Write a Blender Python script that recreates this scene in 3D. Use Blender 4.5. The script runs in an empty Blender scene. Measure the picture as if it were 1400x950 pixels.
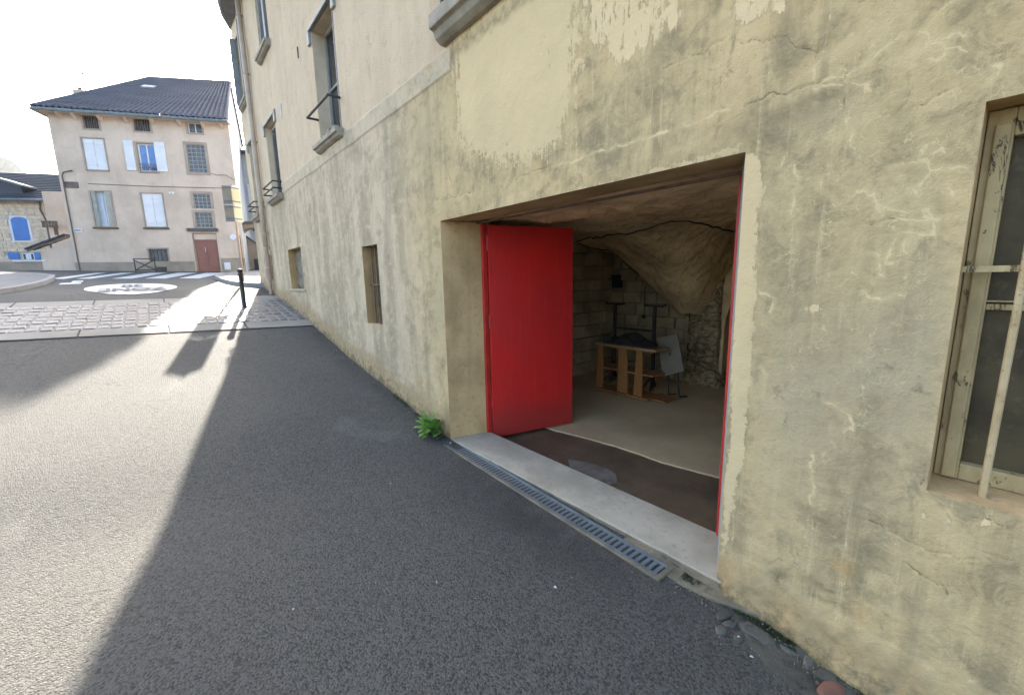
import bpy, bmesh, math, random
import numpy as np
from mathutils import Vector, Matrix, noise as mnoise
random.seed(7); rng = np.random.RandomState(7)
S = bpy.context.scene; COL = S.collection
# ------------------------------------------------------------------ camera
H = 1.55; F = 572.0                     # eye height, focal length in px of the 1400 px wide photograph
def _n(v): v = np.array(v, float); return v/np.linalg.norm(v)
cy_ = _n([218-700, 389-475, F]); dn = np.array([785-700, 3950-475, F], float); dn = _n(dn-(cy_@dn)*cy_)
cz_ = -dn; cx_ = np.cross(cy_, cz_)
R = np.array([cx_, cy_, cz_]); C = np.array([0, 0, H])
cam = bpy.data.cameras.new('camera'); co = bpy.data.objects.new('camera', cam); COL.objects.link(co)
cam.sensor_width = 36; cam.lens = F/1400*36; cam.clip_start = .05; cam.clip_end = 6000
M = Matrix.Identity(4)
for i in range(3):
    M[i][0] = R[i][0]; M[i][1] = -R[i][1]; M[i][2] = -R[i][2]; M[i][3] = C[i]
co.matrix_world = M; S.camera = co
# ------------------------------------------------------------------ sky, sun, exposure
SUN_AZ, SUN_EL = math.radians(13.5), math.radians(27)
w = bpy.data.worlds.new('World'); S.world = w; w.use_nodes = True
wn = w.node_tree; bg = wn.nodes['Background']; sky = wn.nodes.new('ShaderNodeTexSky'); sky.sky_type = 'NISHITA'
sky.sun_disc = False; sky.sun_elevation = SUN_EL; sky.sun_rotation = SUN_AZ
sky.air_density = 1.0; sky.dust_density = 3.2; sky.ozone_density = 1.0
wn.links.new(sky.outputs[0], bg.inputs[0]); bg.inputs[1].default_value = .125
sl = bpy.data.lights.new('sun', 'SUN'); sl.energy = 4.6; sl.angle = math.radians(.55); sl.color = (1, .93, .82)
so = bpy.data.objects.new('sun', sl); COL.objects.link(so)
sd = Vector((math.sin(SUN_AZ)*math.cos(SUN_EL), math.cos(SUN_AZ)*math.cos(SUN_EL), math.sin(SUN_EL)))
so.rotation_euler = sd.to_track_quat('Z', 'Y').to_euler()
S.view_settings.view_transform = 'Standard'; S.view_settings.look = 'None'; S.view_settings.gamma = 1
S.view_settings.exposure = 2.65
S.render.engine = 'CYCLES'
S.cycles.max_bounces = 14; S.cycles.diffuse_bounces = 12; S.cycles.glossy_bounces = 3
# ------------------------------------------------------------------ calibration helpers: where a ray meets a real surface
WX = 2.02                                # the long street facade stands on x = WX
def ray(u, v): return R @ np.array([u-700, v-475, F])
def onx(u, v, X=WX): r = ray(u, v); return C+r*(X/r[0])
def ony(u, v, Y): r = ray(u, v); return C+r*(Y/r[1])
def onz(u, v, Z): r = ray(u, v); return C+r*((Z-H)/r[2])
GY = [-60, -6, -4, -2, 0, .43, .8, 1.1, 2, 3.2, 3.5, 3.8, 4.5, 5.24, 6.14, 7, 7.74, 8.4, 9.5, 10.4, 12, 26, 60]
GZ = [-2.2, -1.05, -.8, -.48, -.17, -.10, -.058, -.044, -.035, -.018, .002, .055, .19, .305, .44, .6, .75, .88, 1.04, 1.175, 1.42, 2.26, 2.5]
_gy = np.linspace(-60, 60, 2401); _gz = np.interp(_gy, GY, GZ)
_k = np.ones(9)/9; _gz[4:-4] = np.convolve(_gz, _k, 'valid')
def G(y): return float(np.interp(y, _gy, _gz))
def ong(u, v):
    r = ray(u, v); t = .001
    while C[2]+t*r[2] > G(t*r[1]) and t < .2: t *= 1.01
    a, b = t/1.01, t
    for _ in range(30):
        m = (a+b)/2
        if C[2]+m*r[2] > G(m*r[1]): a = m
        else: b = m
    return C+a*r
# ------------------------------------------------------------------ mesh helpers
def tag(o, label=None, cat=None, group=None, kind=None):
    if label: o['label'] = label
    if cat: o['category'] = cat
    if group: o['group'] = group
    if kind: o['kind'] = kind
    return o
def empty(name, loc=(0, 0, 0), parent=None, rz=0):
    o = bpy.data.objects.new(name, None); COL.objects.link(o); o.location = loc; o.rotation_euler = (0, 0, rz); o.empty_display_size = .1
    o.parent = parent
    return o
class MB:
    def __init__(s): s.v = []; s.f = []
    def add(s, vs, fs):
        b = len(s.v); s.v += [tuple(map(float, p)) for p in vs]; s.f += [tuple(b+i for i in f) for f in fs]; return s
    def box(s, x0, x1, y0, y1, z0, z1):
        return s.add([(x, y, z) for x in (x0, x1) for y in (y0, y1) for z in (z0, z1)],
                     [(0, 1, 3, 2), (4, 6, 7, 5), (0, 4, 5, 1), (2, 3, 7, 6), (0, 2, 6, 4), (1, 5, 7, 3)])
    def obox(s, c, ex, ey, ez):          # oriented box: centre and three half-extent vectors
        c, ex, ey, ez = map(np.array, (c, ex, ey, ez))
        return s.add([c+a*ex+b*ey+d*ez for a in (-1, 1) for b in (-1, 1) for d in (-1, 1)],
                     [(0, 1, 3, 2), (4, 6, 7, 5), (0, 4, 5, 1), (2, 3, 7, 6), (0, 2, 6, 4), (1, 5, 7, 3)])
    def prism(s, poly, up):              # closed polygon swept along a vector
        n = len(poly); up = np.array(up, float); p = [np.array(q, float) for q in poly]
        return s.add(p+[q+up for q in p], [tuple(range(n))[::-1], tuple(range(n, 2*n))]+[(i, (i+1) % n, n+(i+1) % n, n+i) for i in range(n)])
    def tube(s, pts, r, n=8, cap=True):
        pts = [np.array(p, float) for p in pts]; rs = r if isinstance(r, (list, tuple)) else [r]*len(pts); rings = []
        for i, p in enumerate(pts):
            t = _n(pts[min(i+1, len(pts)-1)]-pts[max(i-1, 0)])
            a = np.array([0, 0, 1.]) if abs(t[2]) < .9 else np.array([1., 0, 0]); e1 = _n(np.cross(t, a)); e2 = np.cross(t, e1)
            rings += [p+rs[i]*(math.cos(2*math.pi*k/n)*e1+math.sin(2*math.pi*k/n)*e2) for k in range(n)]
        fs = [(i*n+k, i*n+(k+1) % n, (i+1)*n+(k+1) % n, (i+1)*n+k) for i in range(len(pts)-1) for k in range(n)]
        if cap: fs += [tuple(range(n))[::-1], tuple((len(pts)-1)*n+k for k in range(n))]
        return s.add(rings, fs)
    def quad(s, a, b, c, d): return s.add([a, b, c, d], [(0, 1, 2, 3)])
    def build(s, name, m, parent=None, bevel=0, smooth=False, loc=(0, 0, 0)):
        me = bpy.data.meshes.new(name); me.from_pydata([(v[0]-loc[0], v[1]-loc[1], v[2]-loc[2]) for v in s.v], [], s.f); me.update()
        return obj(name, me, m, parent, bevel, smooth, loc)
def obj(name, me, m, parent=None, bevel=0, smooth=False, loc=(0, 0, 0)):
    if m and not me.materials: me.materials.append(m)
    if smooth: me.polygons.foreach_set('use_smooth', [True]*len(me.polygons))
    o = bpy.data.objects.new(name, me); COL.objects.link(o); o.parent = parent; o.location = loc
    if bevel:
        b = o.modifiers.new('bevel', 'BEVEL'); b.width = bevel; b.segments = 2; b.limit_method = 'ANGLE'
    return o
# ------------------------------------------------------------------ material helpers
class NT:
    def __init__(s, name):
        s.m = bpy.data.materials.new(name); s.m.use_nodes = True; s.t = s.m.node_tree; s.b = s.t.nodes['Principled BSDF']
        s.co = s.t.nodes.new('ShaderNodeTexCoord').outputs['Object']
    def n(s, ty, ins={}, **kw):
        x = s.t.nodes.new(ty)
        for k, v in kw.items(): setattr(x, k, v)
        for k, v in ins.items():
            if isinstance(v, bpy.types.NodeSocket): s.t.links.new(v, x.inputs[k])
            else: x.inputs[k].default_value = v
        return x
    def noise(s, sc, det=4, rough=.6, vec=None, dist=0): return s.n('ShaderNodeTexNoise', {'Vector': vec or s.co, 'Scale': sc, 'Detail': det, 'Roughness': rough, 'Distortion': dist}).outputs['Fac']
    def scaled(s, v3): return s.n('ShaderNodeVectorMath', {0: s.co, 1: v3}, operation='MULTIPLY').outputs[0]
    def ramp(s, f, a, b, lo=0, hi=1): return s.n('ShaderNodeMapRange', {'Value': f, 'From Min': a, 'From Max': b, 'To Min': lo, 'To Max': hi}, interpolation_type='SMOOTHSTEP').outputs[0]
    def math(s, op, a, b=0.): return s.n('ShaderNodeMath', {0: a, 1: b}, operation=op).outputs[0]
    def mul(s, a, b): return s.math('MULTIPLY', a, b)
    def mix(s, f, a, b, mode='MIX'):
        x = s.n('ShaderNodeMix', data_type='RGBA', blend_type=mode)
        for k, v in ((0, f), (6, a), (7, b)):
            if isinstance(v, bpy.types.NodeSocket): s.t.links.new(v, x.inputs[k])
            else: x.inputs[k].default_value = v if k == 0 else (*v, 1)
        return x.outputs[2]
    def attr(s, name): return s.n('ShaderNodeAttribute', attribute_name=name).outputs['Fac']
    def fin(s, col, rough=.8, h=None, dist=.01, strength=1., spec=None, metal=0):
        if isinstance(col, tuple): s.b.inputs['Base Color'].default_value = (*col, 1)
        else: s.t.links.new(col, s.b.inputs['Base Color'])
        if isinstance(rough, (int, float)): s.b.inputs['Roughness'].default_value = rough
        else: s.t.links.new(rough, s.b.inputs['Roughness'])
        if spec is not None: s.b.inputs['Specular IOR Level'].default_value = spec
        s.b.inputs['Metallic'].default_value = metal
        if h is not None:
            b = s.n('ShaderNodeBump', {'Height': h, 'Distance': dist, 'Strength': strength}); s.t.links.new(b.outputs[0], s.b.inputs['Normal'])
        return s.m
def weathered(name, c1, c2, sc=3, fine=40, c3=None, rough=.85, dist=.004, streak=0, metal=0, spec=None, amt=.6, rnd=0):
    t = NT(name); n1 = t.noise(sc); n2 = t.noise(fine, 5, .7)
    c = t.mix(t.ramp(n1, .35, .65), c1, c2)
    if c3: c = t.mix(t.mul(t.ramp(n2, .55, .75), amt), c, c3)
    if streak:
        sv = t.noise(1, 4, .6, t.scaled((9, 9, .7))); c = t.mix(t.mul(t.ramp(sv, .5, .75), streak), c, tuple(x*.55 for x in c1))
    if rnd:
        r = t.n('ShaderNodeObjectInfo').outputs['Random']; c = t.mix(rnd, c, t.mix(r, (0, 0, 0), (1, 1, 1)), 'OVERLAY')
    return t.fin(c, rough, t.math('ADD', t.mul(n1, .6), n2), dist, metal=metal, spec=spec)
# ---- asphalt
def asphalt_mat():
    t = NT('asphalt'); big = t.noise(.55, 4); mid = t.noise(3.5, 5, .65)
    vo = t.n('ShaderNodeTexVoronoi', {'Vector': t.co, 'Scale': 115., 'Randomness': 1.}); gr = t.n('ShaderNodeSeparateColor', {0: vo.outputs['Color']}).outputs[0]
    fine = t.noise(160, 3, .7); coarse = t.noise(38, 4, .7)
    c = t.mix(t.ramp(big, .3, .7), (0.0702, 0.0666, 0.0574), (0.0886, 0.0838, 0.0716))
    c = t.mix(t.mul(t.ramp(mid, .55, .8), .45), c, (0.0502, 0.0477, 0.0440))
    c = t.mix(t.mul(t.ramp(gr, .25, .95), .55), c, (0.1421, 0.1356, 0.1219))
    c = t.mix(t.mul(t.ramp(gr, .35, .0), .6), c, (0.0251, 0.0247, 0.0236))
    c = t.mix(t.mul(t.ramp(t.noise(26, 2), .70, .76), .5), c, (0.0293, 0.0280, 0.0268))
    vc = t.n('ShaderNodeTexVoronoi', {'Vector': t.n('ShaderNodeVectorMath', {0: t.co, 1: t.n('ShaderNodeTexNoise', {'Vector': t.co, 'Scale': 2.2, 'Detail': 5.}).outputs['Color']}, operation='ADD').outputs[0], 'Scale': .45}, feature='DISTANCE_TO_EDGE').outputs[0]
    crk = t.mul(t.ramp(vc, .006, .002), t.ramp(t.noise(1.1, 2), .52, .6)); c = t.mix(t.mul(crk, .6), c, (0.0342, 0.0333, 0.0310))
    stn = t.ramp(t.noise(1.7, 5, .7, dist=1.2), .60, .72); c = t.mix(t.mul(stn, .35), c, (0.0666, 0.0629, 0.0570)); lst = t.ramp(t.noise(.8, 6, .7, dist=.8), .58, .70); c = t.mix(t.mul(lst, .3), c, (0.1900, 0.1794, 0.1552))
    strip_mask = t.attr('dark_strip'); c = t.mix(t.mul(strip_mask, t.ramp(mid, .25, .6)), c, (0.0435, 0.0411, 0.0362))
    h = t.math('ADD', t.mul(vo.outputs['Distance'], -1.0), t.math('ADD', t.mul(coarse, 1.6), t.mul(fine, .7)))
    return t.fin(c, .85, h, .006, .9, spec=.25)
# ---- street facade plaster: stains, patches and cracks have their own shapes, stored as mesh attributes
def wall_mat():
    t = NT('old_plaster'); a = t.attr
    n1 = t.noise(.9, 5, .6); n2 = t.noise(3.2, 6, .7, dist=.3); n3 = t.noise(14, 6, .75); n4 = t.noise(70, 4, .7)
    st = t.noise(1, 6, .68, t.scaled((6, 6, .55))); st2 = t.noise(1, 5, .7, t.scaled((26, 26, 1.6)))
    n5 = t.noise(28, 6, .8); n6 = t.noise(7, 7, .75, dist=.6)
    c = t.mix(t.ramp(n1, .33, .66), (.385, .335, .225), (.300, .272, .195))
    c = t.mix(t.mul(t.ramp(n2, .47, .66), .7), c, (.425, .380, .265))
    c = t.mix(t.mul(t.ramp(n2, .50, .33), .85), c, (.180, .172, .128))
    c = t.mix(t.mul(t.ramp(n6, .50, .66), .5), c, (.43, .39, .275))
    c = t.mix(t.mul(t.ramp(n6, .48, .34), .65), c, (.165, .157, .117))
    c = t.mix(t.mul(t.ramp(st, .50, .70), .55), c, (.190, .172, .125))
    c = t.mix(t.mul(t.ramp(st2, .54, .70), .5), c, (.43, .395, .285))
    c = t.mix(t.mul(t.ramp(n5, .55, .72), .38), c, (.46, .42, .31))
    c = t.mix(t.mul(t.ramp(n5, .44, .30), .38), c, (.16, .145, .105))
    # far stretch: greyer, streaky old lime coat
    far = a('far'); gc = t.mix(t.ramp(t.noise(1, 6, .65, t.scaled((3, 3, .5))), .38, .62), (.385, .365, .33), (.255, .243, .212))
    gc = t.mix(t.mul(t.ramp(n3, .5, .7), .35), gc, (.45, .425, .37))
    gc = t.mix(t.mul(t.ramp(n2, .50, .34), .6), gc, (.20, .19, .16)); gc = t.mix(t.mul(t.ramp(n6, .50, .64), .5), gc, (.44, .415, .36)); gc = t.mix(t.mul(t.ramp(t.noise(2.1, 7, .75, dist=.8), .52, .62), .32), gc, (.235, .225, .190))
    c = t.mix(far, c, gc)
    # smooth cream coat over the lintel, ragged edge
    e = t.math('ADD', a('cream'), t.mul(t.math('SUBTRACT', t.math('ADD', t.mul(n3, .7), t.mul(st2, .5)), .6), 3.2)); cm = t.ramp(e, .44, .50)
    c = t.mix(cm, c, t.mix(t.ramp(n1, .3, .7), (.47, .425, .310), (.415, .380, .280)))
    # flaking whitewash
    e2 = t.math('ADD', t.mul(a('peel'), .42), t.math('ADD', t.mul(t.noise(17, 8, .8, t.scaled((1, 1.3, .6))), .62), t.mul(st2, .40))); pl = t.mul(t.ramp(e2, .86, .89), t.ramp(a('peel'), .05, .3))
    c = t.mix(pl, c, (.49, .44, .33))
    # damp, grey and brown foot
    g = t.mul(a('grey'), t.ramp(n2, .28, .55)); c = t.mix(t.mul(g, .8), c, (.285, .280, .225))
    gg = t.mul(a('grey'), t.mul(t.ramp(n3, .52, .66), t.ramp(n2, .45, .6))); c = t.mix(t.mul(gg, .75), c, (.13, .128, .105))
    f = t.ramp(t.math('ADD', a('foot'), t.mul(t.math('SUBTRACT', n2, .5), 1.2)), .35, .75)
    c = t.mix(t.mul(f, .75), c, t.mix(t.ramp(n3, .35, .65), (.270, .225, .145), (.180, .155, .108)))
    f2 = t.mul(t.ramp(t.math('ADD', a('foot'), t.mul(t.math('SUBTRACT', n3, .5), 1.0)), .8, 1.1), .75); c = t.mix(f2, c, (.085, .078, .055))
    c = t.mix(t.mul(t.mul(a('rust'), .6), t.ramp(n3, .35, .6)), c, (.29, .20, .09))
    c = t.mix(t.mul(a('dark_marks'), t.ramp(n3, .30, .55)), c, (.10, .092, .07))
    c = t.mix(t.mul(a('moss'), t.ramp(n4, .4, .6)), c, (.045, .06, .02))
    # speckle
    sp = t.ramp(t.noise(95, 3, .8), .66, .74); c = t.mix(t.mul(sp, .35), c, (.10, .09, .07))
    # upper pebbly render and the band
    up = a('upper'); ur0 = t.mix(t.ramp(t.noise(1.4, 7, .75, dist=.6), .40, .62), (.40, .365, .32), (.47, .435, .385)); ur = t.mix(t.ramp(t.noise(1, 5, .6, t.scaled((5, 5, .8))), .4, .65), (.455, .42, .38), (.39, .36, .32))
    ur = t.mix(t.mul(t.ramp(t.noise(34, 3, .9), .60, .72), .5), ur, (.17, .15, .12)); ur = t.mix(.5, ur, ur0); ur = t.mix(t.mul(t.ramp(n6, .47, .36), .4), ur, (.27, .25, .215)); c = t.mix(up, c, ur)
    c = t.mix(t.mul(a('bandm'), t.ramp(n6, .36, .56, .25, 1)), c, t.mix(t.ramp(n2, .35, .6), (.31, .305, .285), (.38, .37, .33)))
    # cracks
    w1, w2, w3 = t.noise(45, 4, .7), t.noise(11, 3, .6), t.noise(120, 3, .7)
    jit = t.math('ADD', t.mul(t.math('SUBTRACT', w1, .5), 1.0), t.mul(t.math('SUBTRACT', w3, .5), .7))
    ld = t.math('ADD', t.math('SUBTRACT', a('dl'), t.mul(t.math('SUBTRACT', w2, .46), 2.2)), t.mul(jit, .7))      # in cm
    lk = t.ramp(ld, .28, .06); c = t.mix(t.mul(lk, .72), c, (.49, .455, .335))
    halo = t.ramp(t.math('ADD', a('dl'), jit), 2.0, .4); c = t.mix(t.mul(halo, .30), c, (.46, .42, .30))
    dk = t.ramp(t.math('ADD', t.math('SUBTRACT', a('dd'), t.mul(t.math('SUBTRACT', w2, .47), 1.0)), t.mul(jit, .8)), .17, .02)
    c = t.mix(t.mul(dk, .5), c, (.075, .062, .042))
    # craquelure between the big cracks
    vo = t.n('ShaderNodeTexVoronoi', {'Vector': t.n('ShaderNodeVectorMath', {0: t.co, 1: t.n('ShaderNodeTexNoise', {'Vector': t.co, 'Scale': 9.}).outputs['Color']}, operation='ADD').outputs[0], 'Scale': 6.5}, feature='DISTANCE_TO_EDGE').outputs[0]
    cq = t.mul(t.mul(t.ramp(t.math('ADD', vo, t.mul(t.math('SUBTRACT', w1, .5), .05)), .035, .012), t.ramp(w2, .50, .60)), a('craq')); c = t.mix(t.mul(cq, .65), c, (.48, .44, .32))
    h = t.math('ADD', t.math('ADD', t.mul(n3, .55), t.mul(n4, t.math('ADD', .14, t.mul(up, 1.2)))), t.math('ADD', t.mul(pl, .22), t.math('ADD', t.mul(cm, .15), t.math('ADD', t.mul(dk, -.25), t.mul(lk, .03)))))
    h = t.math('ADD', h, t.math('ADD', t.mul(t.mul(a('foot'), n2), 2.2), t.mul(t.math('ADD', n6, n5), .5)))
    c = t.mix(1., c, (1.39, 1.18, .89), 'MULTIPLY')
    return t.fin(c, .9, h, .008, .8, spec=.25)
MT = {}
MT['asphalt'] = asphalt_mat(); MT['wall'] = wall_mat()
W_ = weathered
MT['reveal'] = W_('reveal_plaster', (0.546, 0.361, 0.171), (0.393, 0.257, 0.114), 2.5, 25, (0.153, 0.104, 0.050), dist=.008, streak=.4)
MT['reveal_up'] = W_('upper_reveal', (0.647, 0.520, 0.358), (0.524, 0.419, 0.286), 3, 40, dist=.003)
MT['pier'] = None
MT['grey_jamb'] = W_('grey_cement', (.30, .31, .29), (.25, .255, .235), 5, 60, (.36, .35, .30))
MT['slab'] = W_('threshold_stone', (0.426, 0.377, 0.284), (0.320, 0.281, 0.209), 2.5, 24, (0.194, 0.166, 0.117), dist=.004, amt=.7)
MT['cement'] = W_('rough_cement', (0.231, 0.190, 0.126), (0.137, 0.120, 0.081), 6, 40, (0.315, 0.270, 0.180), dist=.01)
def red_mat():
    t = NT('red_paint'); n = t.noise(1.3, 5, .65); br = t.noise(1, 5, .7, t.scaled((30, 30, 1.2))); sc_ = t.noise(24, 6, .8)
    c = t.mix(t.ramp(n, .3, .7), (.63, .019, .017), (.50, .015, .014)); c = t.mix(t.mul(t.ramp(br, .5, .7), .3), c, (.74, .045, .03))
    c = t.mix(t.mul(t.ramp(sc_, .62, .72), .45), c, (.30, .03, .022)); gr = t.n('ShaderNodeSeparateXYZ', {0: t.co}).outputs[2]
    low = t.mul(t.ramp(t.math('ADD', gr, t.mul(t.math('SUBTRACT', sc_, .5), .5)), .35, .0), .5); c = t.mix(low, c, (.20, .035, .025))
    return t.fin(c, t.ramp(n, .3, .7, .34, .55), t.math('ADD', t.mul(n, 3.), br), .002, .6)
MT['red'] = red_mat()
MT['red_old'] = W_('worn_red_paint', (0.520, 0.026, 0.019), (0.390, 0.019, 0.016), 6, 30, (0.208, 0.104, 0.065), rough=.5, dist=.002)
MT['vault'] = W_('cellar_plaster', (0.845, 0.636, 0.357), (0.545, 0.403, 0.221), 1.6, 9, (0.232, 0.168, 0.098), dist=.03, amt=.85)
MT['cellar_wall'] = W_('cellar_mortar', (0.312, 0.247, 0.152), (0.219, 0.173, 0.103), 2, 14, (0.406, 0.330, 0.207), dist=.02)
MT['block'] = W_('cellar_block', (0.469, 0.371, 0.216), (0.304, 0.243, 0.145), 2.5, 20, (0.414, 0.352, 0.228), dist=.012, rnd=.15)
MT['cfloor'] = W_('cellar_concrete', (0.624, 0.468, 0.254), (0.482, 0.362, 0.199), 1.2, 30, (0.214, 0.174, 0.109), dist=.004, amt=.4)
MT['dfloor'] = W_('dark_damp_concrete', (0.166, 0.112, 0.064), (0.101, 0.069, 0.041), 2.2, 22, (0.245, 0.185, 0.122), rough=.6, dist=.004, amt=.35)
MT['dpatch'] = W_('worn_cement_patch', (.20, .17, .13), (.13, .105, .08), 6, 26, (.26, .23, .18), dist=.003)
MT['wood'] = W_('varnished_wood', (.42, .19, .065), (.33, .145, .05), 3, 30, (.22, .09, .03), rough=.45, dist=.001)
MT['pale_wood'] = W_('raw_wood', (.40, .29, .16), (.31, .22, .12), 3, 30, (.2, .13, .07), rough=.7, dist=.001)
MT['board'] = W_('grey_board', (0.240, 0.205, 0.155), (0.200, 0.173, 0.130), 3, 60, (0.160, 0.137, 0.105), rough=.6, dist=.001)
MT['dark_metal'] = W_('dark_metal', (.03, .028, .026), (.05, .042, .035), 8, 60, (.09, .05, .03), rough=.6, dist=.001, amt=.3)
MT['black'] = W_('black_paint', (.012, .012, .014), (.02, .02, .022), 8, 60, rough=.4, dist=.0005)
MT['blackcloth'] = W_('black_cloth', (.015, .014, .013), (.028, .025, .022), 8, 90, rough=.9, dist=.003)
MT['galv'] = W_('galvanised_steel', (0.170, 0.200, 0.212), (0.119, 0.145, 0.157), 8, 50, (0.085, 0.085, 0.076), rough=.5, dist=.001, metal=.25, amt=.4)
MT['drain_dark'] = W_('drain_dirt', (.02, .018, .014), (.04, .034, .025), 20, 80)
def frame_mat():
    t = NT('flaking_cream_paint'); n = t.noise(5, 6, .7, t.scaled((1, 1, .35))); fl = t.noise(19, 8, .8, t.scaled((1, 1, .45)), dist=.5); g = t.noise(2, 4, .6)
    c = t.mix(t.ramp(n, .35, .65), (.56, .44, .23), (.38, .285, .14)); c = t.mix(t.mul(t.ramp(g, .45, .65), .5), c, (.26, .19, .10))
    k = t.ramp(fl, .575, .60); c = t.mix(k, c, t.mix(t.ramp(n, .4, .6), (.10, .072, .045), (.20, .135, .075)))
    return t.fin(c, .85, t.math('ADD', t.mul(k, -1.), t.mul(fl, .5)), .003, .8, spec=.2)
MT['frame'] = frame_mat()
MT['iron_cream'] = W_('rusty_cream_iron', (0.536, 0.407, 0.225), (0.446, 0.328, 0.165), 12, 45, (0.161, 0.063, 0.020), dist=.003, amt=1.0)
MT['rust_iron'] = W_('rusty_iron', (.20, .13, .09), (.12, .08, .06), 12, 60, (.3, .2, .13), dist=.002)
MT['sill'] = W_('carved_stone', (.34, .30, .23), (.25, .22, .165), 5, 30, (.13, .115, .085), dist=.008, amt=.7)
MT['rubble'] = W_('rubble', (.27, .235, .17), (.17, .15, .11), 8, 30, (.1, .09, .065), dist=.03, amt=.8)
MT['pipe'] = W_('pipe_paint', (0.504, 0.394, 0.290), (0.432, 0.336, 0.244), 4, 50, (0.336, 0.210, 0.129), rough=.6, dist=.001, streak=.3)
MT['pipe_iron'] = W_('cast_iron_pipe', (.42, .30, .22), (.36, .25, .18), 6, 40, (.2, .11, .07), rough=.7, dist=.002)
MT['shutter_grey'] = W_('grey_shutter', (.33, .32, .28), (.26, .25, .22), 5, 40, (.18, .17, .14), rough=.6, dist=.001)
MT['shutter_blue'] = W_('blue_grey_shutter', (0.276, 0.297, 0.310), (0.230, 0.253, 0.260), 5, 40, rough=.6, dist=.001)
MT['eave'] = W_('eave_boards', (0.240, 0.240, 0.240), (0.180, 0.180, 0.180), 5, 40, rough=.7, streak=.2)
MT['sett'] = W_('granite_sett', (0.137, 0.132, 0.126), (0.088, 0.090, 0.086), 9, 60, (0.194, 0.183, 0.158), rough=.6, dist=.006, amt=.5, rnd=.15)
MT['mortar'] = W_('sett_mortar', (0.240, 0.224, 0.200), (0.192, 0.180, 0.160), 3, 40, (0.104, 0.096, 0.088), dist=.004)
MT['border'] = W_('border_concrete', (0.254, 0.235, 0.193), (0.200, 0.184, 0.150), 2, 50, (0.131, 0.121, 0.100), dist=.003)
MT['paint'] = W_('road_paint', (0.496, 0.496, 0.480), (0.416, 0.416, 0.400), 3, 60, (0.176, 0.176, 0.168), rough=.6, dist=.002, amt=.5)
MT['ltext'] = W_('dark_road_lettering', (.045, .048, .055), (.07, .072, .078), 3, 60, rough=.7, dist=.002)
MT['kerb'] = W_('kerb_granite', (0.255, 0.240, 0.217), (0.203, 0.191, 0.173), 4, 60, (0.150, 0.143, 0.128), dist=.004)
MT['pavement'] = W_('pavement_asphalt', (0.140, 0.136, 0.130), (0.115, 0.112, 0.105), 3, 90, (0.070, 0.070, 0.070), dist=.004)
MT['house'] = W_('pink_render', (0.569, 0.452, 0.357), (0.455, 0.359, 0.279), .9, 12, (0.292, 0.226, 0.178), dist=.01, streak=.22, amt=.5)
MT['house_base'] = W_('house_plinth', (.30, .245, .19), (.22, .18, .135), 1.2, 9, (.36, .31, .25), dist=.02)
MT['gable'] = W_('grey_render', (.42, .41, .40), (.36, .35, .34), .7, 12, dist=.01, streak=.3)
MT['surround'] = W_('stone_surround', (0.351, 0.277, 0.216), (0.284, 0.223, 0.176), 2, 20, dist=.01)
MT['tiles'] = W_('canal_tiles', (0.034, 0.048, 0.069), (0.021, 0.029, 0.044), 1.2, 10, (0.068, 0.085, 0.109), dist=.01, amt=.5)  # blue of the distant haze put into the tile colour
MT['slate'] = W_('slates', (0.034, 0.048, 0.071), (0.025, 0.036, 0.054), 2, 18, (0.051, 0.068, 0.092), rough=.6, dist=.01)
MT['white'] = W_('white_paint', (0.629, 0.629, 0.646), (0.561, 0.561, 0.578), 2, 30, (0.425, 0.425, 0.425), rough=.5, dist=.001, amt=.4)
MT['blue'] = W_('blue_paint', (.05, .17, .47), (.04, .14, .40), 3, 30, rough=.5, dist=.001)
MT['brown_door'] = W_('brown_door', (0.228, 0.084, 0.058), (0.186, 0.068, 0.047), 3, 30, rough=.5, dist=.001, streak=.2)
MT['lintel'] = W_('dark_lintel', (.10, .09, .085), (.075, .068, .062), 3, 30)
MT['stonewall'] = W_('pale_stone', (0.739, 0.630, 0.493), (0.582, 0.490, 0.378), 5, 30, (0.426, 0.360, 0.282), dist=.01, rnd=.3)
MT['stonejoint'] = W_('stone_joint', (.42, .40, .35), (.36, .34, .30), 5, 30)
MT['oldwood'] = W_('weathered_wood', (.13, .105, .085), (.09, .07, .058), 5, 30)
MT['steel'] = W_('sign_back', (0.300, 0.251, 0.178), (0.243, 0.203, 0.145), 4, 40, (0.185, 0.145, 0.097), rough=.7, dist=.001)
MT['sunlit_steel'] = W_('sunlit_sign_edge', (.48, .43, .28), (.42, .38, .25), 4, 40, rough=.5, dist=.001)  # yellowed tone of the sign panel: sunlight put into the colour
MT['cable'] = W_('cable', (.03, .028, .026), (.045, .04, .036), 9, 60)
MT['cable_light'] = W_('grey_cable', (.16, .15, .14), (.13, .12, .11), 9, 60)
MT['mountain'] = W_('wooded_mountain', (.030, .042, .038), (.022, .032, .03), .02, .2, rough=1, dist=.2, spec=0)
MT['stone_wet'] = W_('gutter_stone', (0.101, 0.097, 0.079), (0.068, 0.065, 0.053), 9, 50, (0.189, 0.175, 0.140), rough=.7, dist=.006, rnd=.2)
MT['soil'] = W_('gutter_dirt', (0.060, 0.054, 0.044), (0.096, 0.088, 0.068), 7, 60, (0.036, 0.048, 0.018), dist=.015, amt=.5)
MT['moss'] = W_('moss', (.05, .075, .02), (.035, .05, .016), 15, 90, (.09, .08, .04), dist=.02)
MT['leaf'] = W_('leaf', (0.196, 0.356, 0.069), (0.127, 0.253, 0.046), 20, 60, rough=.5, dist=.001)
MT['brick'] = W_('brick_fragment', (0.210, 0.098, 0.064), (0.154, 0.075, 0.052), 9, 50)
MT['pebble'] = W_('pale_pebble', (.6, .58, .52), (.5, .48, .42), 20, 90)
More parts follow.
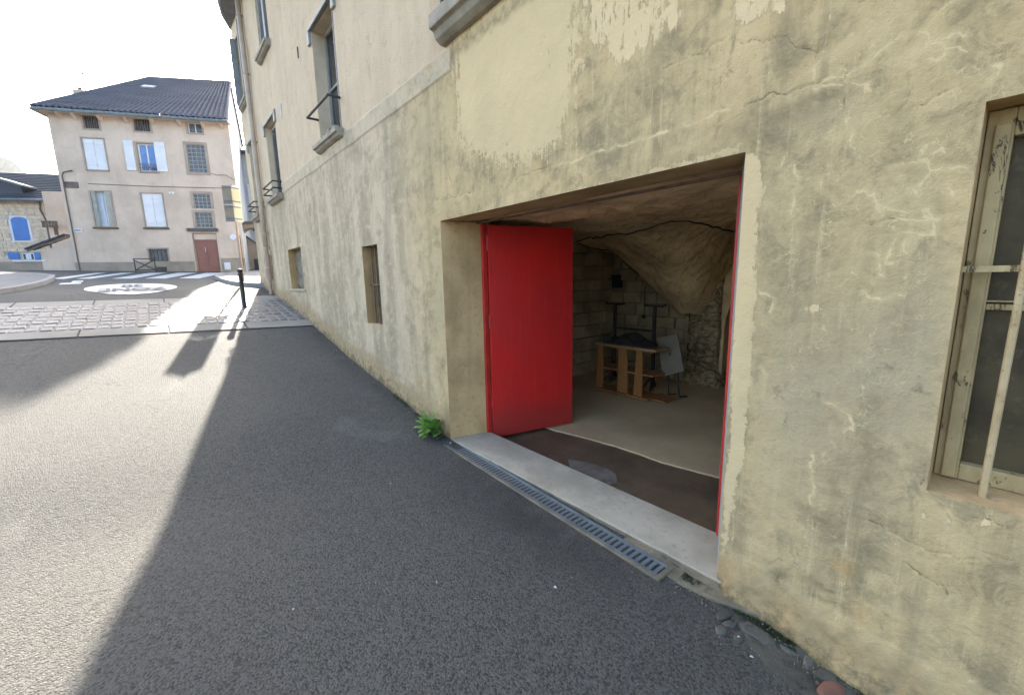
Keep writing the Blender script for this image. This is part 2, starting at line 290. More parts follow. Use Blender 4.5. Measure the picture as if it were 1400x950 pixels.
def pier_mat():
    t = NT('pier_rubble'); vo = t.n('ShaderNodeTexVoronoi', {'Vector': t.scaled((5, 5, 9)), 'Scale': 1.3}, feature='DISTANCE_TO_EDGE').outputs[0]; vc = t.n('ShaderNodeSeparateColor', {0: t.n('ShaderNodeTexVoronoi', {'Vector': t.scaled((5, 5, 9)), 'Scale': 1.3}).outputs['Color']}).outputs[0]
    n = t.noise(9, 6, .75); c = t.mix(vc, (.46, .33, .17), (.26, .19, .105)); c = t.mix(t.mul(t.ramp(vo, .10, .02), .6), c, (.20, .15, .09)); c = t.mix(t.ramp(n, .44, .58), c, (.50, .40, .24))
    return t.fin(c, .9, t.math('ADD', t.mul(t.ramp(vo, 0, .2), 1.), n), .03)
MT['pier'] = pier_mat()
def glass_mat(name, c, rough=.08, dirt=None):
    t = NT(name); n = t.noise(5, 5, .7); cc = t.mix(t.ramp(n, .35, .7), c, dirt or c); return t.fin(cc, t.ramp(n, .3, .7, rough, rough+.25), spec=.6)
MT['glass'] = glass_mat('window_glass', (.025, .028, .032), .04)
MT['glass_sky'] = glass_mat('sky_reflection_glass', (.05, .14, .36), .05, (.08, .2, .42))  # blue of the reflected sky put into the pane colour
MT['glass_block'] = glass_mat('glass_block', (.035, .042, .055), .15, (.07, .08, .09))
MT['glass_dirty'] = W_('dusty_glass', (.105, .082, .045), (.062, .048, .028), 4, 30, (.16, .13, .08), rough=.5, dist=.001, spec=.15)
MT['milk'] = glass_mat('milky_glass', (.55, .6, .66), .2)
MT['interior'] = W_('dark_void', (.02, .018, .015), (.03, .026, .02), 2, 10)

# =================================================================== THE GROUND
def grid_sheet(name, xs, ys, zf, m, skip=None, attrs=None):
    xs, ys = np.array(xs), np.array(ys); X, Y = np.meshgrid(xs, ys); Z = zf(X, Y); nx, ny = len(xs), len(ys)
    V = np.stack([X, Y, Z], -1).reshape(-1, 3); i = np.arange(nx*ny).reshape(ny, nx)
    Q = np.stack([i[:-1, :-1], i[:-1, 1:], i[1:, 1:], i[1:, :-1]], -1).reshape(-1, 4)
    if skip is not None:
        cxs = (X[:-1, :-1]+X[1:, 1:]).reshape(-1)/2; cys = (Y[:-1, :-1]+Y[1:, 1:]).reshape(-1)/2; Q = Q[~skip(cxs, cys)]
    me = fast_mesh(name, V, Q)
    if attrs:
        for k, fn in attrs.items():
            a = me.attributes.new(k, 'FLOAT', 'POINT'); a.data.foreach_set('value', fn(V[:, 0], V[:, 1]).astype(np.float32))
    o = obj(name, me, m, smooth=True); return o
def fast_mesh(name, V, Q):
    me = bpy.data.meshes.new(name); me.vertices.add(len(V)); me.vertices.foreach_set('co', V.astype(np.float32).ravel())
    me.loops.add(len(Q)*4); me.loops.foreach_set('vertex_index', Q.astype(np.int32).ravel())
    me.polygons.add(len(Q)); me.polygons.foreach_set('loop_start', np.arange(0, len(Q)*4, 4, dtype=np.int32)); me.polygons.foreach_set('loop_total', np.full(len(Q), 4, dtype=np.int32))
    me.update(calc_edges=True); me.validate(); return me
def vnoise(x, y, sc, seed=0):           # cheap smooth value noise, vectorised
    r = np.random.RandomState(seed).rand(64, 64); x = x*sc+100.; y = y*sc+100.
    xi, yi = np.floor(x).astype(int), np.floor(y).astype(int); fx, fy = x-xi, y-yi; fx = fx*fx*(3-2*fx); fy = fy*fy*(3-2*fy)
    g = lambda a, b: r[a % 64, b % 64]
    return (g(xi, yi)*(1-fx)+g(xi+1, yi)*fx)*(1-fy)+(g(xi, yi+1)*(1-fx)+g(xi+1, yi+1)*fx)*fy
xs = np.concatenate([[-900, -400, -200, -100, -50, -30, -20, -14, -10, -8, -7, -6, -5], np.arange(-4, 2.0, .1), [2.05, 2.4, 3, 4, 5, 7, 9.5, 14, 20, 30, 50, 100, 200, 400, 900]])
ys = np.concatenate([[-600, -300, -150, -80, -60, -40, -20, -12, -8, -6], np.arange(-5, 13, .1), np.arange(13, 30, .5), [30, 35, 40, 50, 60, 80, 120, 200, 400, 700, 1200]])
def gz(X, Y):
    z = np.interp(Y, _gy, _gz); near = np.clip(1-np.abs(Y-5)/8, 0, 1)
    return z+(vnoise(X, Y, .9, 3)-.5)*.012*near-.0
def dark_strip(x, y):                           # darker strip in front of the drain and along the wall foot
    a = np.exp(-((x-1.75)/.35)**2)*np.clip(1-np.abs(y-1.9)/1.9, 0, 1)*.9
    b = np.exp(-((x-1.95)/.18)**2)*np.clip((y-3.2)/1, 0, 1)*.6
    return np.clip(a+b, 0, 1)
road = grid_sheet('road', xs, ys, gz, MT['asphalt'], lambda x, y: (x > 2.04) & (x < 9) & (y > -5) & (y < 12.5), {'dark_strip': dark_strip})
tag(road, kind='structure')
def drape(poly, off, m, name, parent=None, thick=0):
    # small flat shape laid on the ground
    b = MB(); pts = [(p[0], p[1], G(p[1])+off) for p in poly]; n = len(pts)
    if thick: b.prism([(p[0], p[1], p[2]-thick) for p in pts], (0, 0, thick))
    else: b.add(pts, [tuple(range(n))])
    return b.build(name, m, parent)
def strip(y0f, y1f, x0, x1, off, m, name, parent=None, nx=24, ny=4):
    b = MB(); vs = []; fs = []
    for i in range(nx+1):
        x = x0+(x1-x0)*i/nx
        for j in range(ny+1):
            y = y0f(x)+(y1f(x)-y0f(x))*j/ny; vs.append((x, y, G(y)+off))
    for i in range(nx):
        for j in range(ny): a = i*(ny+1)+j; fs.append((a, a+ny+1, a+ny+2, a+1))
    return b.add(vs, fs).build(name, m, parent)
lowE = lambda x: 7.88+.129*(1.9-x); lowI = lambda x: lowE(x)+.38
upE = lambda x: 10.80+.068*(1.98-x); upI = lambda x: upE(x)-.42
band = empty('sett_strip', (0, 9.3, G(9.3))); tag(band, kind='structure'); off0 = band.location
def reparent(o, p): o.parent = p; o.matrix_parent_inverse = Matrix.Translation(-Vector(p.location)); return o
reparent(strip(lowI, upI, -9, 2.0, .013, MT['mortar'], 'mortar_bed', nx=60, ny=24), band)
for nm, f0, f1 in (('border_slab', lowE, lowI), ('border_slab', upI, upE)):
    x = 2.0
    while x > -9:
        x1 = x-.98; o = strip(f0, f1, x1+.012, x, .014, MT['border'], nm, nx=4, ny=5); reparent(o, band); x -= .99
def sett_mesh(k):
    r = random.Random(k); b = MB(); hw, hl = .066, .128; c = .014
    top = [(-hw+c, -hl+c), (hw-c, -hl+c), (hw-c, hl-c), (-hw+c, hl-c)]; bot = [(-hw, -hl), (hw, -hl), (hw, hl), (-hw, hl)]
    j = lambda: r.uniform(-.006, .006)
    vs = [(x+j(), y+j(), -.02) for x, y in bot]+[(x+j(), y+j(), .012) for x, y in bot]+[(x+j(), y+j(), .022+j()*.5) for x, y in top]
    fs = [(0, 1, 5, 4), (1, 2, 6, 5), (2, 3, 7, 6), (3, 0, 4, 7), (4, 5, 9, 8), (5, 6, 10, 9), (6, 7, 11, 10), (7, 4, 8, 11), (8, 9, 10, 11)]
    me = bpy.data.meshes.new('sett'); me.from_pydata(vs, [], fs); me.materials.append(MT['sett']); return me
setts = [sett_mesh(k) for k in range(8)]
cells = []
NR = 8
for i in range(70):
    xc = 1.92-.147*i
    for j in range(NR):
        t = (j+.5+(.5 if i % 2 else 0)*.0+random.uniform(-.04, .04))/NR; y0, y1 = lowI(xc)+.01, upI(xc)-.01
        cells.append((xc, y0+(y1-y0)*t, (y1-y0)/NR/.275))
cells.sort(key=lambda c: c[0]*-1+0*c[1]); far_b = MB()
for n_, (x, y, sc) in enumerate(cells):
    zz = G(y)+random.uniform(-.006, .003); sl_ = math.atan((G(y+.2)-G(y-.2))/.4)
    if n_ < 288:
        me = setts[random.randrange(8)]; o = bpy.data.objects.new('sett', me); COL.objects.link(o); o.parent = band
        o.location = Vector((x, y, zz))-Vector(band.location); o.rotation_euler = (sl_+random.uniform(-.02, .02), random.uniform(-.02, .02), random.uniform(-.04, .04)+.08); o.scale = (1, sc, 1)
    else:
        me = setts[random.randrange(8)]; mm = Matrix.Translation((x, y, zz)) @ Matrix.Rotation(sl_, 4, 'X')
        far_b.add([tuple(mm @ v.co) for v in me.vertices], [tuple(p.vertices) for p in me.polygons])
o = far_b.build('setts', MT['sett']); reparent(o, band); o['kind'] = 'stuff'
# ---- painted markings
def structure(o): o['kind'] = 'structure'; return o
# zebra crossing: one object for the marking set, every bar a part
cross = empty('crosswalk', (0, 19, G(19))); tag(cross, kind='structure')
bars = [(66, 88, 132, 146), (104, 124, 165, 184), (153, 180, 205, 229), (198, 226, 243, 270), (244, 272, 282, 308), (290, 318, 326, 352)]
for a, b_, c_, d_ in bars:
    q = [ong(a, 382.0-.004*a), ong(b_, 382.0-.004*a), ong(d_, 373.2), ong(c_, 373.4)]
    reparent(drape(q, .009, MT['paint'], 'stripe'), cross)
# speed oval
oc = ong(182, 393.6); ov = empty('zone_marking', (oc[0], oc[1], G(oc[1]))); tag(ov, kind='structure')
ra, rb, NO = .80, 1.55, 40; b = MB(); vs = []; ca_, sa_ = math.cos(math.radians(2)), math.sin(math.radians(2))
def drape_xy(x, y, off): X_, Y_ = oc[0]+x*ca_-y*sa_, oc[1]+x*sa_+y*ca_; return (X_, Y_, float(gz(np.array([X_]), np.array([Y_]))[0])+off)
for j in range(NO+1):
    y = -rb+2*rb*j/NO; hw_ = ra*math.sqrt(max(0, 1-(y/rb)**2))
    for i in range(9): vs.append(drape_xy(-hw_+2*hw_*i/8, y, .010))
b.add(vs, [(j*9+i, j*9+i+1, (j+1)*9+i+1, (j+1)*9+i) for j in range(NO) for i in range(8)]); reparent(b.build('oval', MT['paint']), ov)
def text_mesh(txt, size, sx=1, sy=1, ext=0.0):
    cu = bpy.data.curves.new('t', 'FONT'); cu.body = txt; cu.size = size; cu.align_x = 'CENTER'; cu.align_y = 'CENTER'; cu.extrude = ext; cu.offset = .016
    to = bpy.data.objects.new('t', cu); COL.objects.link(to); dg = bpy.context.evaluated_depsgraph_get(); dg.update()
    me = bpy.data.meshes.new_from_object(to.evaluated_get(dg)); bpy.data.objects.remove(to)
    for v in me.vertices: v.co.x *= sx; v.co.y *= sy
    bm_t = bmesh.new(); bm_t.from_mesh(me); bmesh.ops.triangulate(bm_t, faces=bm_t.faces[:]); bmesh.ops.subdivide_edges(bm_t, edges=bm_t.edges[:], cuts=3, use_grid_fill=True); bm_t.to_mesh(me); bm_t.free()
    me.materials.clear(); return me
for txt, sz, py, sy in (('ZONE', .50, -.72, 2.0), ('30', .50, .48, 2.2)):
    me = text_mesh(txt, sz, .80, sy)
    for v in me.vertices: v.co = drape_xy(-v.co.x, py-v.co.y, .030)
    reparent(obj('lettering', me, MT['ltext']), ov)
# small worn arrow-like marking left of the oval
b = MB(); q = [ong(80, 389.5), ong(110, 388.5), ong(112, 386.6), ong(84, 387.6)]; b.add([(p[0], p[1], G(p[1])+.009) for p in q], [(0, 1, 2, 3)])
q = [ong(97, 387), ong(114, 385.6), ong(114, 384), ong(100, 384.6)]; b.add([(p[0], p[1], G(p[1])+.0095) for p in q], [(0, 1, 2, 3)])
structure(b.build('lane_marking', MT['paint']))
# ---- raised pavements
def raised(name, poly, h, m, kw=.14):
    e = empty(name, (poly[0][0], poly[0][1], G(poly[0][1]))); tag(e, kind='structure')
    pts = [np.array([p[0], p[1], G(p[1])+h]) for p in poly]; c = sum(pts)/len(pts); n = len(pts)
    inner = [p+(c-p)*min(.3, kw/max(.2, np.linalg.norm((c-p)[:2]))) for p in pts]
    b = MB(); b.add(inner+[c], [(i, (i+1) % n, n) for i in range(n)]); reparent(b.build('paving', m), e)
    for i in range(n):
        j = (i+1) % n; k = MB(); a0, a1, b0, b1 = pts[i], pts[j], inner[i], inner[j]; u = .004
        k.add([a0-[0, 0, h+.1], a1-[0, 0, h+.1], a1+[0, 0, u], a0+[0, 0, u], b0+[0, 0, u], b1+[0, 0, u], b1-[0, 0, .05], b0-[0, 0, .05]],
              [(0, 1, 2, 3), (3, 2, 5, 4), (4, 5, 6, 7)]); reparent(k.build('kerb', MT['kerb']), e)
    return e
near = [(2.06, 11.95), (1.85, 12.15), (1.66, 12.5), (1.5, 13.1), (1.42, 13.9), (1.38, 15.0), (1.36, 16.2), (1.45, 17.3), (1.75, 18.4), (2.3, 19.5), (3.2, 20.5), (4.5, 21.0), (8, 20.0), (8, 12.7), (4, 12.7), (2.1, 12.7)]
raised('corner_pavement', near, .10, MT['pavement'])
isl = [(-2.32, 12.2), (-2.18, 13.2), (-2.1, 14.8), (-2.15, 16.5), (-2.35, 18.4), (-2.9, 19.9), (-3.8, 20.9), (-6, 21.8), (-9, 22.4), (-9, 10.5), (-5, 10.6), (-3.2, 11.1)]
raised('island_pavement', isl, .09, MT['pavement'])

# =================================================================== THE STREET BUILDING (right)
bld = empty('street_building', (WX, 3, 0)); tag(bld, 'tall old building with patchy cream plaster and an open red garage door', 'building')
def bp(o): return reparent(o, bld)
def wp(u, v): p = onx(u, v); return (p[1], p[2])
DOORO = (.825, 3.42, -2, 2.062)
holes = [DOORO, (-.75, .13, .765, 2.05), (4.885, 5.375, 1.0, 1.965), (8.32, 9.30, 1.41, 2.165),
         (5.72, 6.62, 3.45, 4.93), (9.20, 10.08, 3.22, 4.62), (8.98, 9.80, 5.78, 7.1), (11.3, 12.05, 3.1, 4.75), (11.3, 12.2, 5.62, 7.05), (1.75, 3.0, 3.58, 5.2),
         (5.75, 6.6, 5.8, 7.0)]
def lines(segs, extra, lo, hi):
    L = []
    for a, b, d in segs: L += list(np.arange(a, b, d))
    L = [x for x in L if all(abs(x-e) > .004 for e in extra)]+list(extra)+[hi]
    return np.array(sorted(set(round(x, 5) for x in L if lo <= x <= hi)))
hy = [v for h in holes for v in h[:2]]; hz = [v for h in holes for v in h[2:] if v > -1]
Ys = lines([(-5, -.1, .3), (-.1, 1.3, .005), (1.3, 3.6, .0085), (3.6, 6.5, .022), (6.5, 12.5, .05)], hy, -5, 12.55)
Zs = lines([(-1.3, -.35, .1), (-.35, .3, .008), (.3, 3.0, .005), (3.0, 3.45, .0085), (3.45, 7.6, .06)], hz, -1.3, 7.6)
Yg, Zg = np.meshgrid(Ys, Zs); ny_, nz_ = len(Ys), len(Zs); yv, zv = Yg.ravel(), Zg.ravel()
def segdist(poly):
    d = np.full(yv.shape, 9.)
    for (a, b) in zip(poly[:-1], poly[1:]):
        a, b = np.array(a), np.array(b)
        m = (yv > min(a[0], b[0])-.06) & (yv < max(a[0], b[0])+.06) & (zv > min(a[1], b[1])-.06) & (zv < max(a[1], b[1])+.06)
        if not m.any(): continue
        P = np.stack([yv[m], zv[m]], 1); ab = b-a; t = np.clip(((P-a)@ab)/(ab@ab+1e-9), 0, 1)
        d[m] = np.minimum(d[m], np.linalg.norm(P-a-t[:, None]*ab, axis=1))
    return d
jag = (vnoise(yv, zv, 22, 5)-.5)*.022+(vnoise(yv, zv, 60, 6)-.5)*.010
def sdpoly(poly):                         # signed distance, positive inside
    poly = [np.array(p) for p in poly]; ins = np.zeros(yv.shape, bool); d = np.full(yv.shape, 9.)
    for a, b in zip(poly, poly[1:]+poly[:1]):
        with np.errstate(divide='ignore', invalid='ignore'):
            c = ((a[1] > zv) != (b[1] > zv)) & (yv < (b[0]-a[0])*(zv-a[1])/(b[1]-a[1]+1e-12)+a[0])
        ins ^= c; P = np.stack([yv, zv], 1); ab = b-a; t = np.clip(((P-a)@ab)/(ab@ab+1e-9), 0, 1); d = np.minimum(d, np.linalg.norm(P-a-t[:, None]*ab, axis=1))
    return np.where(ins, d, -d)
def zm(ox, oy, sc, pts): return [wp(ox+x/sc, oy+y/sc) for x, y in pts]
A5 = lambda *p: zm(1000, 0, 3.1675, p); A6 = lambda *p: zm(600, 0, 3.1675, p); A3 = lambda *p: zm(1180, 100, 2.5, p); A4 = lambda *p: zm(1180, 400, 2.5, p); A2 = lambda *p: zm(880, 740, 2.692, p); AP = lambda *p: zm(0, 0, 1, p)
dark = [A5((0, 175), (60, 190), (160, 180), (240, 168), (265, 178), (300, 200), (380, 225)), A5((60, 465), (180, 405), (260, 398), (330, 375), (400, 350)), A5((820, 452), (850, 445), (890, 410), (950, 393)),
        A5((485, 490), (490, 400), (495, 330)), A6((980, 290), (1060, 260), (1150, 240), (1190, 195), (1260, 155)), A6((0, 870), (80, 855), (150, 830)), A6((330, 775), (400, 745), (500, 715)),
        A3((0, 515), (60, 512), (100, 505)), A4((205, 640), (190, 680), (155, 710), (185, 770), (175, 825)), A4((0, 780), (100, 820), (160, 855), (280, 895)), A4((360, 765), (420, 775), (500, 805)),
        A2((960, 80), (1010, 120), (1060, 150), (1100, 165), (1110, 215)), A2((455, 90), (490, 70), (520, 75)), A2((1180, 325), (1240, 350), (1270, 385)), AP((493, 438), (490, 452), (496, 470), (500, 480)), A2((290, 170), (350, 200), (410, 235)),
        AP((437, 395), (439, 420), (441, 436)), AP((625, 60), (623, 90), (627, 160), (628, 215)), AP((540, 352), (543, 380), (541, 410)), AP((560, 428), (566, 440), (560, 452)), AP((518, 455), (522, 468))]
light = [A5((400, 350), (500, 330), (590, 285), (640, 230), (720, 170), (800, 145), (850, 130), (880, 70), (940, 30), (1000, 0)), A5((360, 345), (375, 280), (400, 252), (430, 268)), A5((400, 225), (465, 240), (515, 170)),
         A5((850, 130), (865, 160), (850, 205), (800, 225), (785, 290)), A5((850, 205), (880, 170), (950, 155), (1020, 145)), A5((910, 165), (925, 210), (930, 235), (880, 275), (850, 260)), A5((930, 210), (980, 205), (1020, 230)),
         A5((1120, 300), (1145, 300), (1135, 340)), A5((420, 345), (480, 300), (495, 360), (540, 365), (600, 370), (615, 385)), A5((365, 380), (430, 385), (490, 375)), A5((845, 640), (850, 620), (880, 615)),
         A5((700, 710), (760, 695), (830, 690), (835, 640)), A5((870, 665), (905, 650), (935, 660)), A5((860, 740), (920, 722), (1030, 720)), A5((635, 925), (632, 830), (650, 780), (700, 765), (730, 775)),
         A5((550, 825), (600, 840), (630, 835)), A5((390, 785), (395, 835), (440, 850), (460, 890)), A5((275, 720), (280, 800), (272, 870), (250, 940)), A5((835, 690), (860, 740), (845, 770), (830, 790)), A5((925, 800), (945, 840), (940, 870)), A5((940, 845), (1000, 830)),
         A5((640, 890), (700, 910), (790, 915), (850, 915), (860, 950)), A5((730, 805), (800, 805), (810, 830)), A5((490, 400), (495, 370)), A6((1060, 545), (1130, 530), (1200, 490), (1267, 470)), A6((500, 715), (580, 705), (660, 665), (780, 635), (900, 600), (1000, 570)),
         A3((0, 610), (50, 612), (60, 650), (65, 695)), A3((60, 650), (110, 645)), A3((90, 640), (95, 590), (110, 555)), A3((110, 550), (250, 545)), A3((50, 455), (110, 465), (200, 475), (230, 500)), A3((100, 505), (210, 500), (350, 495)), A3((0, 750), (10, 775), (60, 765), (130, 760)),
         A3((150, 560), (155, 600)), A3((250, 500), (255, 545)), AP((1130, 545), (1150, 555), (1165, 590)), AP((1040, 400), (1060, 410), (1055, 425)), AP((1110, 620), (1112, 660), (1108, 690)), AP((1043, 500), (1042, 540)), AP((1160, 160), (1170, 200), (1165, 215))]
cd = np.full(yv.shape, 9.); cl = np.full(yv.shape, 9.)
yv0, zv0 = yv, zv; yv = yv0+jag; zv = zv0-jag
for p in dark: cd = np.minimum(cd, segdist(p))
for p in light: cl = np.minimum(cl, segdist(p))
yv, zv = yv0, zv0
wv = .002+.0075*vnoise(yv, zv, 9, 11)**1.5
crackd = np.clip(1.15-cd/(.0045+.005*vnoise(yv, zv, 14, 12)), 0, 1); crackl = np.clip(1.25-cl/wv, 0, 1)
def soft(sd, wd=.09): return np.clip(.5+sd/(2*wd), 0, 1)
cream = soft(sdpoly(AP((624, 60), (700, -20), (790, -60), (790, 100), (783, 130), (768, 175), (742, 205), (735, 222), (695, 222), (650, 205), (628, 190))), .12)
cream = np.maximum(cream, .9*soft(sdpoly(AP((700, 290), (780, 262), (870, 240), (960, 215), (1010, 200), (1012, 209), (900, 238), (780, 268))), .03))
cream = np.maximum(cream, .95*soft(sdpoly(AP((1018, 205), (1040, 220), (1046, 260), (1036, 300), (1034, 420), (1022, 560), (1010, 640), (1000, 700), (985, 780), (1017, 209))), .02))
peel = np.maximum(soft(sdpoly(AP((775, -60), (960, -60), (945, 40), (915, 65), (905, 75), (875, 92), (862, 105), (840, 105), (800, 80), (790, 30))), .10), soft(sdpoly(AP((1000, -40), (1100, -40), (1090, 22), (1062, 40), (1010, 55), (980, 40))), .08))
peel = np.maximum(peel, .55*soft(sdpoly(AP((1000, 150), (1105, 125), (1100, 140), (1060, 165), (1010, 170))), .05)); peel = np.maximum(peel, .95*soft(sdpoly(AP((1086, 414), (1122, 412), (1130, 425), (1112, 434), (1090, 430))), .02))
peel = np.maximum(peel, .75*soft(sdpoly(AP((1190, 640), (1270, 680), (1400, 705), (1400, 740), (1250, 720))), .04)); peel = np.maximum(peel, .5*soft(sdpoly(AP((560, 100), (625, 90), (625, 230), (600, 290), (560, 200))), .10))
peel = np.maximum(peel, .62*soft(sdpoly(AP((640, 215), (720, 235), (800, 210), (800, 250), (700, 290), (620, 290))), .06))
def gs(u, v, ry, rz=None):
    p = wp(u, v); rz = rz or ry; return np.exp(-((yv-p[0])/ry)**2-((zv-p[1])/rz)**2)
hg = zv-np.interp(yv, _gy, _gz)
grey = np.clip(gs(1090, 560, .16, .42)+gs(1240, 470, .10, .28)+.8*gs(1200, 560, .14, .3)+.8*gs(600, 400, .16, .55)+.7*gs(590, 190, .3, .4)+.7*gs(1090, 330, .12, .2)*0+.6*gs(1140, 150, .1, .08)+.5*gs(1180, 680, .1, .1), 0, 1)
foot = np.clip(1.05-hg/np.where(yv < .9, .42, .40+.25*vnoise(yv, zv*0, 1.6, 4)), 0, 1.1)
rust = np.clip(gs(1150, 775, .05, .045)+.7*gs(1180, 840, .05, .05)+.6*gs(575, 520, .15, .08)+.5*gs(610, 470, .04, .15), 0, 1)
dark_marks = np.clip(.9*gs(1065, 790, .035, .04)+.6*gs(1120, 800, .05, .03)+.7*gs(1130, 130, .10, .035)*.8+.5*gs(560, 560, .2, .07)+.35*gs(612, 560, .05, .15)+.45*gs(1040, 170, .2, .05), 0, 1)
dark_marks = np.clip(dark_marks+.8*np.clip(1-np.abs(zv-3.33+.05*vnoise(yv, zv, 20, 2))/.07, 0, 1)*((yv > 1.7) & (yv < 3.12) & (zv < 3.36))*.7, 0, 1)  # adds a darker band close under the window sill
moss = np.clip(1-np.abs(hg-.01)/.025, 0, 1)*(yv < .85)
upper = np.clip((zv-3.375)/.01, 0, 1)*np.clip((yv-3.12)/.012, 0, 1); bandm = np.clip((zv-3.195)/.01, 0, 1)*(1-np.clip((zv-3.375)/.01, 0, 1))*np.clip((yv-3.12)/.012, 0, 1)
peel = np.maximum(peel, .42*np.clip(1-np.abs(zv-2.9)/1.2, 0, 1)*(yv > 3.1)*vnoise(yv, zv, 1.5, 33)*1.6)
farm = np.clip((yv-3.3)/1.3, 0, 1); farm = farm*farm*(3-2*farm)
craq = np.clip(gs(1200, 330, .22, .5)+.9*gs(1100, 380, .25, .5)+.7*gs(1250, 140, .3, .4)+.6*gs(1150, 600, .2, .3), 0, 1)*np.clip((1.6-yv)/.5, 0, 1)*1.0
# relief: edges stay true, the foot swells out over the road
edge = np.full(yv.shape, 1.)
for (a, b, c, d) in holes:
    dy = np.maximum(np.maximum(a-yv, yv-b), 0); dz = np.maximum(np.maximum(c-zv, zv-d), 0); edge = np.minimum(edge, np.clip(np.hypot(dy, dz)/.07, 0, 1))
rel = (vnoise(yv, zv, 1.3, 8)-.5)*.022+(vnoise(yv, zv, 5, 9)-.5)*.008+(vnoise(yv, zv, 17, 10)-.5)*.0035
fo = np.clip(1-hg/.26, 0, 1.6)*np.where(yv < .8, 1, .35)
rel = rel-.045*fo*(.55+.9*vnoise(yv, zv, 9, 13))-.010*np.clip(1-hg/.5, 0, 1)*(vnoise(yv, zv, 30, 14))
rel -= .012*(upper+0)*0+.010*bandm; rel += .0025*crackd
xv = WX+rel*edge; xv = np.where((zv > 3.375) & (yv > 3.12), xv-.0, xv)
V = np.stack([xv, yv, zv], 1); idx = np.arange(ny_*nz_).reshape(nz_, ny_)
Q = np.stack([idx[:-1, :-1], idx[1:, :-1], idx[1:, 1:], idx[:-1, 1:]], -1).reshape(-1, 4)
cyc = (Yg[:-1, :-1]+Yg[1:, 1:]).ravel()/2; czc = (Zg[:-1, :-1]+Zg[1:, 1:]).ravel()/2; keep = np.ones(len(cyc), bool)
for (a, b, c, d) in holes: keep &= ~((cyc > a) & (cyc < b) & (czc > c) & (czc < d))
keep &= czc > np.interp(cyc, _gy, _gz)-.35
me = fast_mesh('facade', V-np.array([WX, 3, 0]), Q[keep])
for k, v in dict(dd=np.minimum(cd*100, 8), dl=np.minimum(cl*100, 8), cream=cream, peel=peel, grey=grey, foot=foot, rust=rust, dark_marks=dark_marks, moss=moss, upper=upper, bandm=bandm, far=farm, craq=craq).items():
    a = me.attributes.new(k, 'FLOAT', 'POINT'); a.data.foreach_set('value', v.astype(np.float32))
obj('facade', me, MT['wall'], bld, smooth=True)
# shell: end wall, rear wall, roof slab (they cast the street's shade)
b = MB(); b.quad((WX, 12.55, 0), (WX+9, 14.2, 0), (WX+9, 14.2, 7.6), (WX, 12.55, 7.6)); bp(b.build('end_wall', MT['gable']))
b = MB(); b.quad((WX+9, -5, -1.5), (WX+9, 14.2, -1.5), (WX+9, 14.2, 7.6), (WX+9, -5, 7.6)); b.quad((WX, -5, -1.5), (WX+9, -5, -1.5), (WX+9, -5, 7.6), (WX, -5, 7.6)); bp(b.build('rear_wall', MT['gable']))
b = MB(); b.add([(WX, -5, 7.62), (WX, 12.55, 7.62), (WX+9, 14.2, 7.62), (WX+9, -5, 7.62), (WX+4.5, -5, 9.2), (WX+4.5, 11.5, 9.2)], [(0, 1, 5, 4), (1, 2, 5), (2, 3, 4, 5), (3, 0, 4), (0, 3, 2, 1)]); bp(b.build('roof', MT['tiles']))
ev = [(2.55, 12.95), (2.25, 12.82), (2.06, 12.55), (1.90, 12.15), (1.79, 11.7), (1.71, 11.2), (1.67, 10.6), (1.66, 9.8), (1.66, -5.2), (2.35, -5.2), (2.4, 12.3)]
b = MB(); b.prism([(x, y, 7.40) for x, y in ev], (0, 0, .07)); bp(b.build('eave', MT['eave']))
b = MB(); b.tube([(x-.03, y+(.05 if i < 5 else 0), 7.50) for i, (x, y) in enumerate(ev[:9])], .065, 8); bp(b.build('eave_gutter', MT['shutter_blue']))
# reveals of the plain openings
def reveal(h, d, m=None, name='reveal'):
    a, b_, c, dd = h; b = MB(); x0, x1 = WX, WX+d
    b.quad((x0, a, c), (x0, a, dd), (x1, a, dd), (x1, a, c)); b.quad((x0, b_, c), (x1, b_, c), (x1, b_, dd), (x0, b_, dd))
    b.quad((x0, a, dd), (x0, b_, dd), (x1, b_, dd), (x1, a, dd)); b.quad((x0, a, c), (x1, a, c), (x1, b_, c), (x0, b_, c))
    return bp(b.build(name, m or MT['reveal']))
def win_part(h, d, m_frame, m_pane, fw=.05, mull=1, rails=1):
    a, b_, c, dd = h; x = WX+d; f = MB()
    f.box(x-.04, x, a, a+fw, c, dd); f.box(x-.04, x, b_-fw, b_, c, dd); f.box(x-.04, x, a+fw, b_-fw, dd-fw, dd); f.box(x-.04, x, a+fw, b_-fw, c, c+fw)
    for i in range(mull): y = a+(b_-a)*(i+1)/(mull+1); f.box(x-.045, x, y-.03, y+.03, c+fw, dd-fw)
    for i in range(rails): z = c+(dd-c)*(i+1)/(rails+1); f.box(x-.035, x-.002, a+fw, b_-fw, z-.015, z+.015)
    o = bp(f.build('window', m_frame, bevel=.004)); p = MB(); p.box(x-.012, x+.01, a+.01, b_-.01, c+.01, dd-.01)
    q = p.build('pane', m_pane); q.parent = o; return o
def sill(h, out, th, ext, parent=None, m=None):
    a, b_, c, dd = h; b = MB(); x = WX
    prof = [(x+.12, c+.005), (x-out, c-.01), (x-out, c-th*.55), (x-out*.75, c-th*.6), (x-out*.62, c-th*.85), (x-out*.3, c-th), (x+.02, c-th)]
    b.prism([(p[0], a-ext, p[1]) for p in prof], (0, b_-a+2*ext, 0)); o = bp(b.build('sill', m or MT['sill'], bevel=.006))
    if parent: o.parent = parent; o.matrix_parent_inverse = Matrix.Identity(4)
    return o
